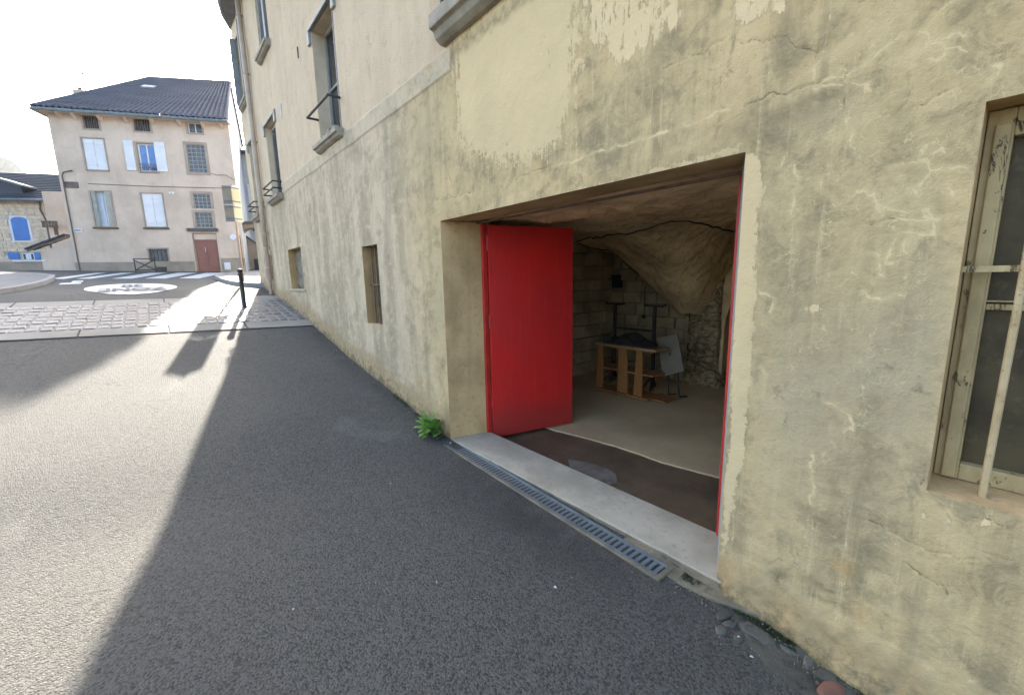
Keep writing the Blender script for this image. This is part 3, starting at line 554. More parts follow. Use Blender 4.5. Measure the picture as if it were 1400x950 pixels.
def rail(h, z, out, r=.012, m=None, n=1):
    a, b_, c, dd = h; b = MB()
    for k in range(n): zz = z-.12*k; b.tube([(WX+.02, a-.02, zz), (WX-out, a-.02, zz), (WX-out, b_+.02, zz), (WX+.02, b_+.02, zz)], r, 6)
    return bp(b.build('window_rail', m or MT['dark_metal']))
def hood(h, th=.05, out=.035):
    a, b_, c, dd = h; b = MB(); b.box(WX-out, WX+.02, a-.12, b_+.12, dd, dd+th); b.box(WX-out, WX+.02, a-.12, a-.02, dd-.16, dd); b.box(WX-out, WX+.02, b_+.02, b_+.12, dd-.16, dd)
    return bp(b.build('window_hood', MT['shutter_grey'], bevel=.008))
def louvres(parent_h, y0, y1, z0, z1, d, m, louv=True):
    x = WX+d; f = MB(); f.box(x-.03, x, y0, y0+.05, z0, z1); f.box(x-.03, x, y1-.05, y1, z0, z1); f.box(x-.03, x, y0+.05, y1-.05, z0, z0+.06); f.box(x-.03, x, y0+.05, y1-.05, z1-.06, z1)
    o = bp(f.build('shutter', m)); s = MB(); z = z0+.08
    while z < z1-.08: s.obox((x-.016, (y0+y1)/2, z), (.014, 0, .012), (0, (y1-y0)/2-.052, 0), (.002, 0, -.003)); z += .045
    if louv: q = s.build('louvre_slats', m); q['kind'] = 'stuff'
    else: p = MB(); p.box(x-.02, x-.005, y0+.05, y1-.05, z0+.06, z1-.06); q = p.build('shutter_panel', m)
    q.parent = o; return o
# window over the two basement grilles (nearest upper one in view)
hA = holes[4]; reveal(hA, .22, MT['reveal_up']); win_part(hA, .20, MT['shutter_grey'], MT['glass']); sill(hA, .11, .11, .05); rail(hA, 3.80, .15, .017); hood(hA)
for k in range(4):
    b = MB(); y = 5.735+.035*k; b.box(WX+.03, WX+.17, y, y+.014, 3.47, 4.9); bp(b.build('folded_shutter_leaf', MT['galv' if k % 2 else 'dark_metal']))
b = MB(); r2 = random.Random(3)
for k in range(9): y = 5.75+.06*k; b.box(WX-.10+.02*r2.random(), WX-.03, y, y+.05, 3.45, 3.47+.03*r2.random())
bp(b.build('sill_debris', MT['sill'], bevel=.004))
hB = holes[5]; reveal(hB, .16, MT['reveal_up']); louvres(hB, 9.22, 9.64, 3.24, 4.6, .13, MT['shutter_grey']); louvres(hB, 9.65, 10.07, 3.24, 4.6, .13, MT['shutter_grey']); sill(hB, .12, .12, .06); rail(hB, 3.42, .16, .015, n=2); hood(hB)
hC = holes[6]; reveal(hC, .2, MT['reveal_up']); louvres(hC, 9.0, 9.4, 5.8, 7.08, .06, MT['shutter_blue']); louvres(hC, 9.41, 9.79, 5.8, 7.08, .06, MT['shutter_blue']); sill(hC, .10, .12, .05)
hD = holes[7]; reveal(hD, .16, MT['reveal_up']); louvres(hD, 11.32, 11.67, 3.12, 4.73, .12, MT['shutter_grey']); louvres(hD, 11.68, 12.03, 3.12, 4.73, .12, MT['shutter_grey']); sill(hD, .12, .12, .05); rail(hD, 3.35, .16, .015, n=2); hood(hD, .07)
hE = holes[8]; reveal(hE, .2, MT['reveal_up']); win_part(hE, .18, MT['shutter_grey'], MT['glass']); sill(hE, .10, .12, .05)
b = MB(); b.box(WX-.12, WX-.002, 12.16, 12.20, 5.62, 7.05); bp(b.build('open_shutter', MT['shutter_blue'], bevel=.004))
b = MB(); b.box(WX-.10, WX-.002, 11.26, 11.30, 5.62, 7.05); bp(b.build('open_shutter', MT['shutter_blue'], bevel=.004))
hF = holes[9]; reveal(hF, .25, MT['reveal_up']); win_part(hF, .23, MT['shutter_grey'], MT['glass']); sill((hF[0], hF[1]+.1, 3.60, 5.2), .14, .20, .12)
b = MB(); b.box(WX-.10, WX-.04, 3.0, 3.27, 3.80, 3.84); b.box(WX-.085, WX-.055, 3.1, 3.125, 3.60, 3.80); bp(b.build('window_rail', MT['dark_metal'], bevel=.004))
hG = holes[10]; reveal(hG, .25, MT['reveal_up']); win_part(hG, .23, MT['shutter_grey'], MT['glass']); sill(hG, .12, .12, .06)
# small slot vent on the upper wall
b = MB(); b.box(WX-.008, WX+.01, 8.62, 8.72, 4.42, 4.62); bp(b.build('vent_slot', MT['shutter_blue'])); b = MB(); b.box(WX-.012, WX+.01, 7.30, 7.33, 4.85, 5.0); bp(b.build('plaster_scar', MT['lintel']))
# basement grille 1: dark slot with rusty bars
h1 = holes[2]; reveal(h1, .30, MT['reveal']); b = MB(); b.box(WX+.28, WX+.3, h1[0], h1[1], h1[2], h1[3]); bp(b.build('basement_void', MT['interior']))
for k in range(3):
    b = MB(); y = h1[0]+.12+.125*k; b.tube([(WX+.07, y, 1.0), (WX+.07, y+.004, 1.97)], .009, 6); bp(b.build('grille_bar', MT['rust_iron']))
b = MB(); b.tube([(WX+.07, h1[0], 1.49), (WX+.07, h1[1], 1.49)], .009, 6); bp(b.build('grille_bar', MT['rust_iron']))
b = MB(); b.box(WX+.085, WX+.1, h1[0]+.02, h1[1]-.26, 1.0, 1.96); bp(b.build('boarding', MT['oldwood']))
# basement opening 2: filled with rubble
h2 = holes[3]; reveal(h2, .18, MT['reveal']); r2 = random.Random(5)
gx = np.linspace(h2[0], h2[1], 26); gzz = np.linspace(h2[2], h2[3], 22); b = MB()
vs = [(WX+.13+(.05*mnoise.noise((y*9, z*9, 0))+.03*mnoise.noise((y*22, z*22, 3)))*1., y, z) for z in gzz for y in gx]
b.add(vs, [(j*26+i, (j+1)*26+i, (j+1)*26+i+1, j*26+i+1) for j in range(21) for i in range(25)]); bp(b.build('rubble_infill', MT['rubble'], smooth=True))
b = MB(); b.box(WX-.02, WX+.14, 8.28, 9.36, 1.375, 1.408); bp(b.build('sill', MT['slab'], bevel=.004))
# window by the camera (right edge of the frame)
h3 = holes[1]; b = MB(); r2 = random.Random(8)
a, b_, c, dd = h3; x1 = 2.20
b.quad((WX, b_, c), (x1, b_, c), (x1, b_, dd), (WX, b_, dd)); b.quad((WX, a, dd), (WX, b_, dd), (x1, b_, dd), (x1, a, dd)); b.quad((WX, a, c), (WX, a, dd), (x1, a, dd), (x1, a, c)); b.quad((WX, a, c), (x1, a, c+.03), (x1, b_, c+.03), (WX, b_, c))
bp(b.build('reveal', MT['reveal']))
f = MB(); f.box(2.15, 2.21, .066, .128, c+.025, dd-.003); f.box(2.15, 2.21, a+.002, a+.07, c+.025, dd-.003); f.box(2.15, 2.21, a+.07, .066, dd-.09, dd-.003); f.box(2.15, 2.21, a+.07, .066, c+.025, c+.085)
f.box(2.135, 2.16, .072, .108, c+.03, dd-.05)
wf = bp(f.build('window', MT['frame'], bevel=.004)); P2 = MB(); P2.box(2.185, 2.195, a+.03, .09, c+.05, dd-.05); q = P2.build('pane', MT['glass_dirty']); q.parent = wf
P2 = MB(); P2.box(2.165, 2.183, a+.07, .066, 1.405, 1.425); q = P2.build('glazing_bar', MT['frame'], bevel=.002); q.parent = wf
P2 = MB(); P2.box(2.16, 2.183, a+.07, .066, 1.432, 1.437); q = P2.build('glazing_bar', MT['frame']); q.parent = wf
for y in (0.0, -.16, -.32, -.48, -.64):
    b = MB(); b.tube([(2.08, y, c-.01), (2.08, y-.004, 1.4), (2.08, y-.006, dd+.01)], .0105, 8); bp(b.build('window_bar', MT['iron_cream']))
b = MB(); b.box(2.083, 2.090, a, b_, 1.533, 1.553); bp(b.build('window_cross_bar', MT['frame']))
# ---- garage opening: splayed jambs, lintel, red frame, door leaf, threshold
JR, JL, XI = (.985, 3.315), None, 2.385
b = MB(); z0, z1 = -.25, 2.062
b.quad((WX, 3.42, z0), (XI, 3.315, z0), (XI, 3.315, z1), (WX, 3.42, z1)); bp(b.build('jamb', MT['reveal']))
b = MB(); b.quad((WX, .825, z0), (WX, .825, z1), (XI, .985, z1), (XI, .985, z0)); bp(b.build('jamb', MT['grey_jamb']))
b = MB(); b.quad((WX, .825, z1), (WX, 3.42, z1), (XI, 3.315, z1+.012), (XI, .985, z1+.03)); bp(b.build('lintel_soffit', MT['reveal']))
b = MB(); b.box(2.35, 2.372, .97, 3.33, 2.045, 2.06); bp(b.build('lintel_angle_iron', MT['rust_iron']))
r4 = random.Random(17); po = [(2.012+.004*mnoise.noise((y*6, 1, 1))+.010*max(0, mnoise.noise((y*14, 5, 1))), y, -.003) for y in np.linspace(.80, 3.47, 60)]
b = MB(); b.prism(po+[(2.41, 3.32, -.003), (2.41, .97, -.003)], (0, 0, -.016)); b2 = MB(); b2.prism([(p[0]+.006+.004*mnoise.noise((p[1]*18, 2, 2)), p[1], -.0191) for p in po]+[(2.405, 3.32, -.0191), (2.405, .97, -.0191)], (0, 0, -.30)); bp(b2.build('threshold_base', MT['cement'])); th = bp(b.build('threshold', MT['slab'], bevel=.004))
b = MB(); b.box(2.385, 2.43, 3.282, 3.318, -.1, 2.055); bp(b.build('door_frame', MT['red_old'], bevel=.003))
b = MB(); b.box(2.385, 2.44, .955, 1.0, -.1, 2.06); bp(b.build('door_frame', MT['red_old'], bevel=.003))
hx, hy_ = 2.435, 3.262; ex, ey = 3.36, 3.035; dl = math.hypot(ex-hx, ey-hy_); ux, uy = (ex-hx)/dl, (ey-hy_)/dl; nx_, ny2 = uy, -ux   # faces the camera side
dr = MB(); ctr = ((hx+ex)/2, (hy_+ey)/2, .985); dr.obox(ctr, (ux*dl/2, uy*dl/2, 0), (nx_*.003, ny2*.003, 0), (0, 0, 1.05)); dleaf = bp(dr.build('door', MT['red']))
def dpart(name, s0, s1, zz0, zz1, th, off, m='red'):
    q = MB(); sc = (s0+s1)/2; q.obox((hx+ux*sc+nx_*off, hy_+uy*sc+ny2*off, (zz0+zz1)/2), (ux*(s1-s0)/2, uy*(s1-s0)/2, 0), (nx_*th, ny2*th, 0), (0, 0, (zz1-zz0)/2))
    o = bp(q.build(name, MT[m], bevel=.0015)); o.parent = dleaf; o.matrix_parent_inverse = Matrix.Identity(4)
    o.matrix_parent_inverse = Matrix.Identity(4); return o
for nme, s0, s1, a0, a1 in (('edge_strip', dl-.022, dl+.002, -.066, 2.036), ('edge_strip', -.002, .022, -.066, 2.036), ('edge_strip', .022, dl-.022, 2.014, 2.036), ('edge_strip', .022, dl-.022, -.066, -.044)):
    o = dpart(nme, s0, s1, a0, a1, .018, -.014)
for zz in (.25, 1.05, 1.80):
    q = MB(); q.tube([(2.432, 3.268, zz), (2.432, 3.268, zz+.14)], .011, 8); o = bp(q.build('hinge', MT['red_old'])); o.parent = dleaf; o.matrix_parent_inverse = Matrix.Identity(4)
for ch in dleaf.children: ch.location = ch.location
# ---- cellar behind the door
def vz(x, y):
    dx = (6.0-x)*1.0; dy = y-3.0; dy = np.where(dy > 0, dy*.95, -dy*1.9)
    d = np.sqrt(dx*dx*1.05+dy*dy); u = np.clip((d-.24)/1.95, 0, 1); z = .95+1.19*(1-(1-u)**2.2)
    z2 = 2.14+.03*np.sin((x-2.4)*1.1)-.05*np.clip((y-3.1)/.9, 0, 1)**2*1.5
    k = 14.; z = -np.log(np.exp(-k*z)+np.exp(-k*z2))/k
    z += .06*(vnoise(x, y, 1.7, 21)-.5)+.055*(vnoise(x, y, 4.3, 22)-.5)+.026*(vnoise(x, y, 12, 23)-.5)+.014*(vnoise(x, y, 27, 24)-.5)
    near = np.clip((x-2.38)/.5, 0, 1); return z*near+(2.095)*(1-near)
gx, gyy = np.linspace(2.372, 6.4, 210), np.linspace(-.6, 4.75, 260); X, Y = np.meshgrid(gx, gyy); Z = vz(X, Y)
V = np.stack([X, Y, Z], -1).reshape(-1, 3)-np.array([WX, 3, 0]); i = np.arange(X.size).reshape(X.shape); Q = np.stack([i[:-1, :-1], i[1:, :-1], i[1:, 1:], i[:-1, 1:]], -1).reshape(-1, 4)
obj('vaulted_ceiling', fast_mesh('vaulted_ceiling', V, Q), MT['vault'], bld, smooth=True)
b = MB(); b.box(2.36, 9.6, -1.2, 4.9, -.35, -.10); bp(b.build('cellar_floor', MT['dfloor']))
lp = [onz(u, v, -.066)[:2] for u, v in [(760, 586), (786, 592), (828, 603), (867, 615), (906, 629), (937, 637), (980, 648)]]
lp = [(lp[0][0]-.1, 4.9), (lp[0][0]-.04, 3.9)]+[tuple(p) for p in lp]+[(lp[-1][0]+.25, .3), (lp[-1][0]+.5, -1.2)]
_l = []
for q0, q1 in zip(lp[:-1], lp[1:]):
    for k in range(5): t = k/5; _l.append((q0[0]+(q1[0]-q0[0])*t+.018*mnoise.noise((q0[1]+(q1[1]-q0[1])*t*9, k, 2)), q0[1]+(q1[1]-q0[1])*t))
lp = _l+[lp[-1]]
b = MB(); b.prism([(x, y, -.098) for x, y in lp]+[(9.5, -1.2, -.098), (9.5, 4.9, -.098)], (0, 0, .016)); bp(b.build('screed', MT['cfloor']))
b = MB(); cp = [onz(u, v, -.0965) for u, v in [(776, 627), (800, 631), (830, 640), (842, 648), (845, 660), (832, 663), (820, 658), (806, 655), (792, 645), (780, 640)]]; b.add(cp, [tuple(range(len(cp)))]); bp(b.build('cement_patch', MT['dpatch']))
cw = MB(); cw.box(6.06, 6.4, 3.0, 4.6, -.1, 2.3); cwo = bp(cw.build('cellar_wall', MT['cellar_wall']))
r2 = random.Random(4); bi = 0
def block(parent, c, ex_, ey_, ez_, m='block'):
    b = MB(); c = np.array(c); vs = []
    for sx in (-1, 1):
        for sy in (-1, 1):
            for sz in (-1, 1): vs.append(c+sx*np.array(ex_)+(sy*np.array(ey_)+sz*np.array(ez_))*(1 if sx > 0 else .95)+np.array([r2.uniform(-.006, .006) for _ in range(3)]))
    b.add(vs, [(0, 1, 3, 2), (4, 6, 7, 5), (0, 4, 5, 1), (2, 3, 7, 6), (0, 2, 6, 4), (1, 5, 7, 3)]); o = bp(b.build('stone_block', MT[m])); o.parent = parent; o.matrix_parent_inverse = Matrix.Identity(4); return o
BL0 = Vector(bld.location)
z = -.09; row = 0
while z < 2.0:
    hh = r2.uniform(.17, .24); y = 3.02-(row % 2)*.13
    while y < 4.5:
        ww = r2.uniform(.26, .40)
        vent = (4.28 < y+ww/2 < 4.6 and 1.3 < z+hh/2 < 1.6)
        block(cwo, (6.09+r2.uniform(-.03, .015)+(.14 if vent else 0), y+ww/2, z+hh/2), (.06, 0, 0), (0, ww/2-.004, 0), (0, 0, hh/2-.004)); y += ww
    z += hh; row += 1
lw = MB(); lw.box(2.4, 6.4, 4.58, 4.9, -.1, 2.3); lwo = bp(lw.build('cellar_wall', MT['cellar_wall'])); z = -.09; row = 0
while z < 2.1:
    hh = r2.uniform(.17, .24); x = 4.0-(row % 2)*.13
    while x < 6.1:
        ww = r2.uniform(.26, .42); block(lwo, (x+ww/2, 4.56+r2.uniform(-.015, .02), z+hh/2), (0, .05, 0), (ww/2-.004, 0, 0), (0, 0, hh/2-.004)); x += ww
    z += hh; row += 1
b = MB(); b.box(6.02-.03, 6.06, 4.33, 4.60, 1.33, 1.55); bp(b.build('niche_shade', MT['interior']))  # near-black box: the shade of a vent hole put in as colour
# corner pier of rubble masonry
gp = MB(); nth, nzp = 40, 46; vs = []
for k in range(nzp):
    z = -.1+2.2*k/(nzp-1)
    for q in range(nth):
        th_ = 2*math.pi*q/nth; cx2, sx2 = math.cos(th_), math.sin(th_); r_ = .235/max(abs(cx2), abs(sx2))**.75*(1+.0*z)
        r_ += .022*mnoise.noise((cx2*3, sx2*3, z*4))+.022*mnoise.noise((cx2*8, sx2*8, z*10))+(.05 if z < .12 else 0)
        vs.append((6.16+cx2*r_*.9, 2.87+sx2*r_, z))
gp.add(vs, [(k*nth+q, k*nth+(q+1) % nth, (k+1)*nth+(q+1) % nth, (k+1)*nth+q) for k in range(nzp-1) for q in range(nth)]); bp(gp.build('pier', MT['pier'], smooth=True))
# arch ring and dark room beyond on the right
ar = MB(); N2 = 18; yc, rr = 1.62, .98; X0, X1 = 6.05, 6.5
pts = [(yc+rr, -.1)]+[(yc+rr*math.cos(a), .75+rr*math.sin(a)) for a in np.linspace(0, math.pi, N2)]+[(yc-rr, -.1)]
for (a0, c0), (a1, c1) in zip(pts[:-1], pts[1:]): ar.quad((X0, a0, c0), (X1, a0, c0), (X1, a1, c1), (X0, a1, c1))
outer = [(yc+rr+.25, -.1)]+[(yc+(rr+.6)*math.cos(a), .75+(rr+.75)*math.sin(a)) for a in np.linspace(0, math.pi, N2)]+[(yc-rr-.3, -.1)]
for k in range(len(pts)-1): ar.quad((X0, pts[k][0], pts[k][1]), (X0, pts[k+1][0], pts[k+1][1]), (X0, outer[k+1][0], outer[k+1][1]), (X0, outer[k][0], outer[k][1]))
bp(ar.build('arch', MT['vault']))
b = MB(); b.box(9.4, 9.5, -1.2, 4.9, -.1, 2.6); b.box(6.4, 9.5, 3.0, 3.1, -.1, 2.6); b.box(2.4, 9.5, -1.0, -.9, -.1, 2.6); b.box(6.35, 9.5, -1.2, 3.1, 2.3, 2.4); bp(b.build('cellar_wall', MT['cellar_wall']))
b = MB(); b.box(2.44, 2.50, -1.2, .95, -.3, 2.4); bp(b.build('inner_wall', MT['cellar_wall'])); b = MB(); b.box(2.44, 2.50, 3.32, 4.9, -.3, 2.4); bp(b.build('inner_wall', MT['cellar_wall']))
# cables along the vault
def vault_cable(pts, r=.009):
    q = [(x, y, float(vz(np.array([x]), np.array([y]))[0])-.012) for x, y in pts]; b = MB(); b.tube(q, r, 6); return bp(b.build('ceiling_cable', MT['cable']))
def vline(p, q, n=30): return [(p[0]+(q[0]-p[0])*k/n, p[1]+(q[1]-p[1])*k/n) for k in range(n+1)]
vault_cable(vline((4.75, 4.4), (4.35, 3.3))+vline((4.35, 3.3), (4.35, 2.30))[1:]+vline((4.35, 2.30), (5.4, 2.25))[1:], .007); vault_cable(vline((4.9, 4.35), (5.75, 3.6)), .007)
pc = ony(880, 385, 3.85); b = MB(); b.tube([(5.98, 3.84, 1.38), (5.98, 3.845, 1.1), (5.98, 3.85, .90)], .006, 6); b.box(5.955, 5.995, 3.83, 3.875, .84, .90); bp(b.build('pull_cord_switch', MT['cable']))

# =================================================================== DRAIN, GUTTER, WEED
dA, dB = np.array([1.905, 1.065]), np.array([1.972, 3.40]); dd_ = dB-dA; dlen = np.linalg.norm(dd_); du = dd_/dlen; dnv = np.array([-du[1], du[0]])   # dnv points to the road
dr_ = empty('drain_channel', (dA[0], dA[1], 0)); tag(dr_, 'long grey slotted drain grate set in the asphalt along the garage threshold', 'drain')
DZ = 0.
def dpt(s, t, z): p = dA+du*s+dnv*t; return np.array([p[0], p[1], z-.035+.023*min(1, max(0, s/dlen))**2])
def dbox(b, s0, s1, t0, t1, z0, z1): return b.prism([dpt(s0, t0, z0), dpt(s1, t0, z0), dpt(s1, t1, z0), dpt(s0, t1, z0)], (0, 0, z1-z0))
b = MB(); hw = .062
for t0, t1 in ((-hw, -hw+.014), (hw-.014, hw)): dbox(b, 0, dlen, t0, t1, -.09, DZ)
reparent(b.build('frame', MT['galv'], bevel=.002), dr_)
b = MB(); dbox(b, 0, dlen, -hw, hw, -.13, -.085); reparent(b.build('channel_bottom', MT['drain_dark']), dr_)
b = MB(); dbox(b, 0, dlen, -hw+.014, -hw+.022, -.06, DZ-.003); dbox(b, 0, dlen, hw-.022, hw-.014, -.06, DZ-.003); reparent(b.build('grate_edge', MT['galv']), dr_)
nb = 58; bm_ = MB(); dbox(bm_, -.011, .011, -hw+.021, hw-.021, -.022, 0); me = bpy.data.meshes.new('grate_bar'); 
P0 = dpt(0, 0, 0); me.from_pydata([tuple(np.array(v)-P0) for v in bm_.v], [], bm_.f); me.materials.append(MT['galv'])
for k in range(nb):
    o = bpy.data.objects.new('grate_bar', me); COL.objects.link(o); o.parent = dr_; p = dpt((k+.5)*dlen/nb, 0, -.003); o.location = Vector(p)-dr_.location
b = MB(); dbox(b, -.03, dlen+.02, hw, hw+.016, -.12, DZ+.002); dbox(b, -.03, 0, -hw, hw, -.12, DZ); reparent(b.build('cement_edge', MT['cement'], bevel=.003), dr_)
# rough cement between drain and threshold, and the dirty gutter further down
ce = empty('gutter', (1.95, .5, G(.5))); tag(ce, kind='structure')
b = MB(); r3 = random.Random(2)
pr = [(1.985, .60), (1.93, .75), (1.895, .95), (1.90, 1.04), (1.965, 1.04), (1.972, 1.3), (2.035, 3.35), (2.05, 3.35), (2.06, .6)]
b.prism([(x, y, -.12) for x, y in pr], (0, 0, .078)); reparent(b.build('rough_cement', MT['cement'], bevel=.006), ce)
nx3, ny3 = 18, 90; vs = []
for j in range(ny3):
    y = -1.6+2.75*j/(ny3-1); wd = .36*min(1, max(.02, (1.18-y)/.7))+.03*math.sin(y*7)
    for i in range(nx3):
        t = i/(nx3-1); x = 2.06-wd*t; e = min(1, (1-t)*4, (j)/3); vs.append((x, y, G(y)+.005-.014*(1-e)+e*(.010+.018*mnoise.noise((x*22, y*22, 1))+.012*mnoise.noise((x*60, y*60, 1)))-.012*math.sin(t*3.1)))
b = MB(); b.add(vs, [(j*nx3+i, j*nx3+i+1, (j+1)*nx3+i+1, (j+1)*nx3+i) for j in range(ny3-1) for i in range(nx3-1)]); reparent(b.build('dirt', MT['soil'], smooth=True), ce)
def rock(poly, h, m, name, parent, z0=0):
    pts = [np.array([p[0], p[1], G(p[1])+z0]) for p in poly]; c = sum(pts)/len(pts); n = len(pts); b = MB()
    h = h*.7; r1 = [p-[0, 0, .03] for p in pts]; r2_ = [p+[0, 0, h*.6+r3.uniform(-.003, .003)] for p in pts]; r4 = [c+(p-c)*.62+[0, 0, h+r3.uniform(-.003, .003)] for p in pts]
    b.add(r1+r2_+r4+[c+[0, 0, h*1.08]], [(i, (i+1) % n, n+(i+1) % n, n+i) for i in range(n)]+[(n+i, n+(i+1) % n, 2*n+(i+1) % n, 2*n+i) for i in range(n)]+[(2*n+i, 2*n+(i+1) % n, 3*n) for i in range(n)])
    return reparent(b.build(name, MT[m], bevel=.006, smooth=True), parent)
def zg(pts): return [tuple(ong(880+x/2.692, 740+y/2.692)[:2]) for x, y in pts]
for pts, h in (([(265, 275), (285, 250), (315, 250), (328, 270), (300, 292), (275, 292)], .022), ([(288, 300), (310, 292), (345, 298), (335, 318), (300, 316)], .018), ([(262, 315), (285, 306), (310, 325), (300, 345), (268, 342)], .016),
               ([(350, 300), (385, 296), (440, 322), (490, 365), (488, 388), (440, 384), (395, 350), (360, 330)], .016), ([(500, 375), (540, 380), (580, 410), (575, 425), (540, 420), (505, 395)], .010), ([(590, 420), (615, 418), (632, 445), (622, 480), (598, 478), (585, 450)], .016),
               ([(620, 480), (655, 462), (720, 478), (780, 520), (840, 560), (820, 590), (740, 580), (690, 530), (640, 505)], .02), ([(330, 340), (355, 335), (372, 352), (355, 372), (332, 360)], .012), ([(845, 575), (900, 600), (960, 650), (940, 680), (880, 650), (835, 600)], .02)):
    rock(zg(pts), h, 'stone_wet', 'stone', ce)
rock(zg([(635, 545), (660, 520), (720, 525), (745, 550), (740, 585), (680, 600), (640, 580)]), .03, 'brick', 'brick', ce)
# tufts of moss along the wall foot, crumbs of mortar and dead leaves in the gutter
b = MB(); r3 = random.Random(11)
for k in range(4200):
    y = r3.uniform(-.8, .98) if k < 3600 else r3.uniform(3.45, 4.6); x = 1.995-.05*r3.random()**1.6-.015; z = G(y)+.004; s = r3.uniform(.002, .006); a = r3.uniform(0, 6.28)
    if mnoise.noise((y*4, 5, 5)) < -.22: continue
    b.add([(x-s*math.cos(a), y-s*math.sin(a), z+.004), (x+s*math.cos(a), y+s*math.sin(a), z+.004), (x+r3.uniform(-s, s), y+r3.uniform(-s, s), z+.008+s*1.8)], [(0, 1, 2)])
o = b.build('moss_tufts', MT['moss']); reparent(o, ce); o['kind'] = 'stuff'
b = MB(); r3 = random.Random(12)
for k in range(700):
    y = r3.uniform(-.8, 1.02) if k < 620 else r3.uniform(3.5, 7.5); x = 1.99-abs(r3.gauss(0, .06 if k < 620 else .04)); z = G(y)+.007; s = r3.uniform(.0015, .005)*(1 if k % 9 else 1.8)
    q = [(x+s*r3.uniform(.6, 1.2)*math.cos(t_)*1.2, y+s*r3.uniform(.6, 1.2)*math.sin(t_), z) for t_ in (0, 1.3, 2.5, 3.8, 5.1)]; b.add([(p[0], p[1], p[2]-.006) for p in q]+[(x+(p[0]-x)*.6, y+(p[1]-y)*.6, z+s*.8) for p in q], [(i_, (i_+1) % 5, 5+(i_+1) % 5, 5+i_) for i_ in range(5)]+[(5, 6, 7, 8, 9)])
o = b.build('mortar_crumbs', MT['cement']); reparent(o, ce); o['kind'] = 'stuff'
b = MB()
for k in range(34):
    y = r3.uniform(-.5, 1.0) if k < 26 else r3.uniform(3.5, 5.5); x = 1.97-abs(r3.gauss(0, .08)); z = G(y)+.014; s = r3.uniform(.006, .014); a = r3.uniform(0, 6.28); c_, s_ = math.cos(a), math.sin(a)
    b.add([(x-s*c_, y-s*s_, z), (x-s*.4*s_, y+s*.4*c_, z+.006), (x+s*c_, y+s*s_, z+.002), (x+s*.4*s_, y-s*.4*c_, z+.005)], [(0, 1, 2, 3)])
o = b.build('dead_leaves', MT['oldwood']); reparent(o, ce); o['kind'] = 'stuff'
# weed
wq = ong(601, 592); wd_ = empty('weed_plant', (float(wq[0])-.02, float(wq[1])+.02, G(wq[1])+.0)); tag(wd_, 'green leafy weed growing at the wall foot beside the threshold', 'weed')
r3 = random.Random(21)
for k in range(46):
    a = math.pi+r3.uniform(-1.75, 1.75); L = r3.uniform(.11, .25); lift = r3.uniform(.35, 1.5); wdt = L*r3.uniform(.10, .17); n = 7; vs = []; x0 = r3.uniform(-.05, .01); y0 = r3.uniform(-.07, .09)
    for i in range(n):
        t = i/(n-1); rr = L*t*math.cos(lift*(1-.35*t)); zz = L*t*math.sin(lift)*1.0-.35*L*t*t*(1.2-lift*.5)+.01; ww = wdt*math.sin(math.pi*min(1, t*.9+.1))**.8*(1+.35*(i % 2)); px, py = x0+rr*math.cos(a), y0+rr*math.sin(a); nx4, ny4 = -math.sin(a), math.cos(a)
        px = min(px, .015)
        vs += [(px+nx4*ww, py+ny4*ww, zz+ww*.35), (px, py, zz), (px-nx4*ww, py-ny4*ww, zz+ww*.35)]
    fs = [(i*3+j, i*3+j+1, (i+1)*3+j+1, (i+1)*3+j) for i in range(n-1) for j in (0, 1)]
    b = MB(); b.add(vs, fs); b.build('leaf', MT['leaf'], wd_, smooth=True)
b = MB(); b.tube([(-.005, .03, 0), (-.012, .035, .17), (-.02, .04, .29)], [.003, .0025, .0015], 5)
for k in range(10): a = r3.uniform(0, 6.28); z = .10+.01*k; b.add([(-.012, .035, z), (-.012+.02*math.cos(a), .035+.02*math.sin(a), z+.012), (-.012+.012*math.cos(a+.5), .035+.012*math.sin(a+.5), z+.02)], [(0, 1, 2)])
b.build('stalk', MT['leaf'], wd_)
b = MB()
for k in range(70):
    a, d = r3.uniform(0, 6.28), .09*r3.random()**.6; x, y = d*math.cos(a)*.6-.05, d*math.sin(a)*1.3-.03; s = r3.uniform(.004, .012); b.box(x-s, x+s, y-s*.6, y+s*.6, -.005, .004+s*.6)
b.build('soil_clod', MT['soil'], wd_)['kind'] = 'stuff'
# scraps on the asphalt
def scrap(u, v, s, name, lab, cat, m, grp=None):
    p = ong(u, v); b = MB(); r5 = random.Random(int(u)); pts = []
    for k in range(7): a = 2*math.pi*k/7; q = s*r5.uniform(.6, 1.1); pts.append((q*math.cos(a)*1.3, q*math.sin(a)*.7, .002))
    b.add([(x, y, 0) for x, y, z in pts]+[(x*.6, y*.6, s*.55) for x, y, z in pts], [(i, (i+1) % 7, 7+(i+1) % 7, 7+i) for i in range(7)]+[tuple(range(7, 14))])
    o = b.build(name, MT[m]); o.location = (p[0], p[1], G(p[1])+.004); o.rotation_euler.z = r5.uniform(0, 3); return tag(o, lab, cat, grp)
scrap(597, 796, .0085, 'litter_scrap', 'small beige cigarette-like scrap lying on the dark asphalt', 'litter', 'pale_wood')
scrap(759, 803, .010, 'pebble', 'white pebble lying on the asphalt a little way out from the drain', 'pebble', 'pebble')
scrap(616, 606, .012, 'pebble', 'white pebble at the left end of the drain grate', 'pebble', 'pebble')
scrap(1009, 872, .010, 'pebble', 'pale round pebble among the gutter stones below the wall', 'pebble', 'pebble'); scrap(1027, 898, .007, 'pebble', 'tiny white pebble on the edge of the asphalt by the gutter', 'pebble', 'pebble')
scrap(534, 661, .006, 'pebble', 'small pale pebble on shaded asphalt left of the weed', 'pebble', 'pebble'); scrap(401, 833, .005, 'pebble', 'small pale pebble lowest in the shaded asphalt', 'pebble', 'pebble')
b = MB(); r3 = random.Random(31)
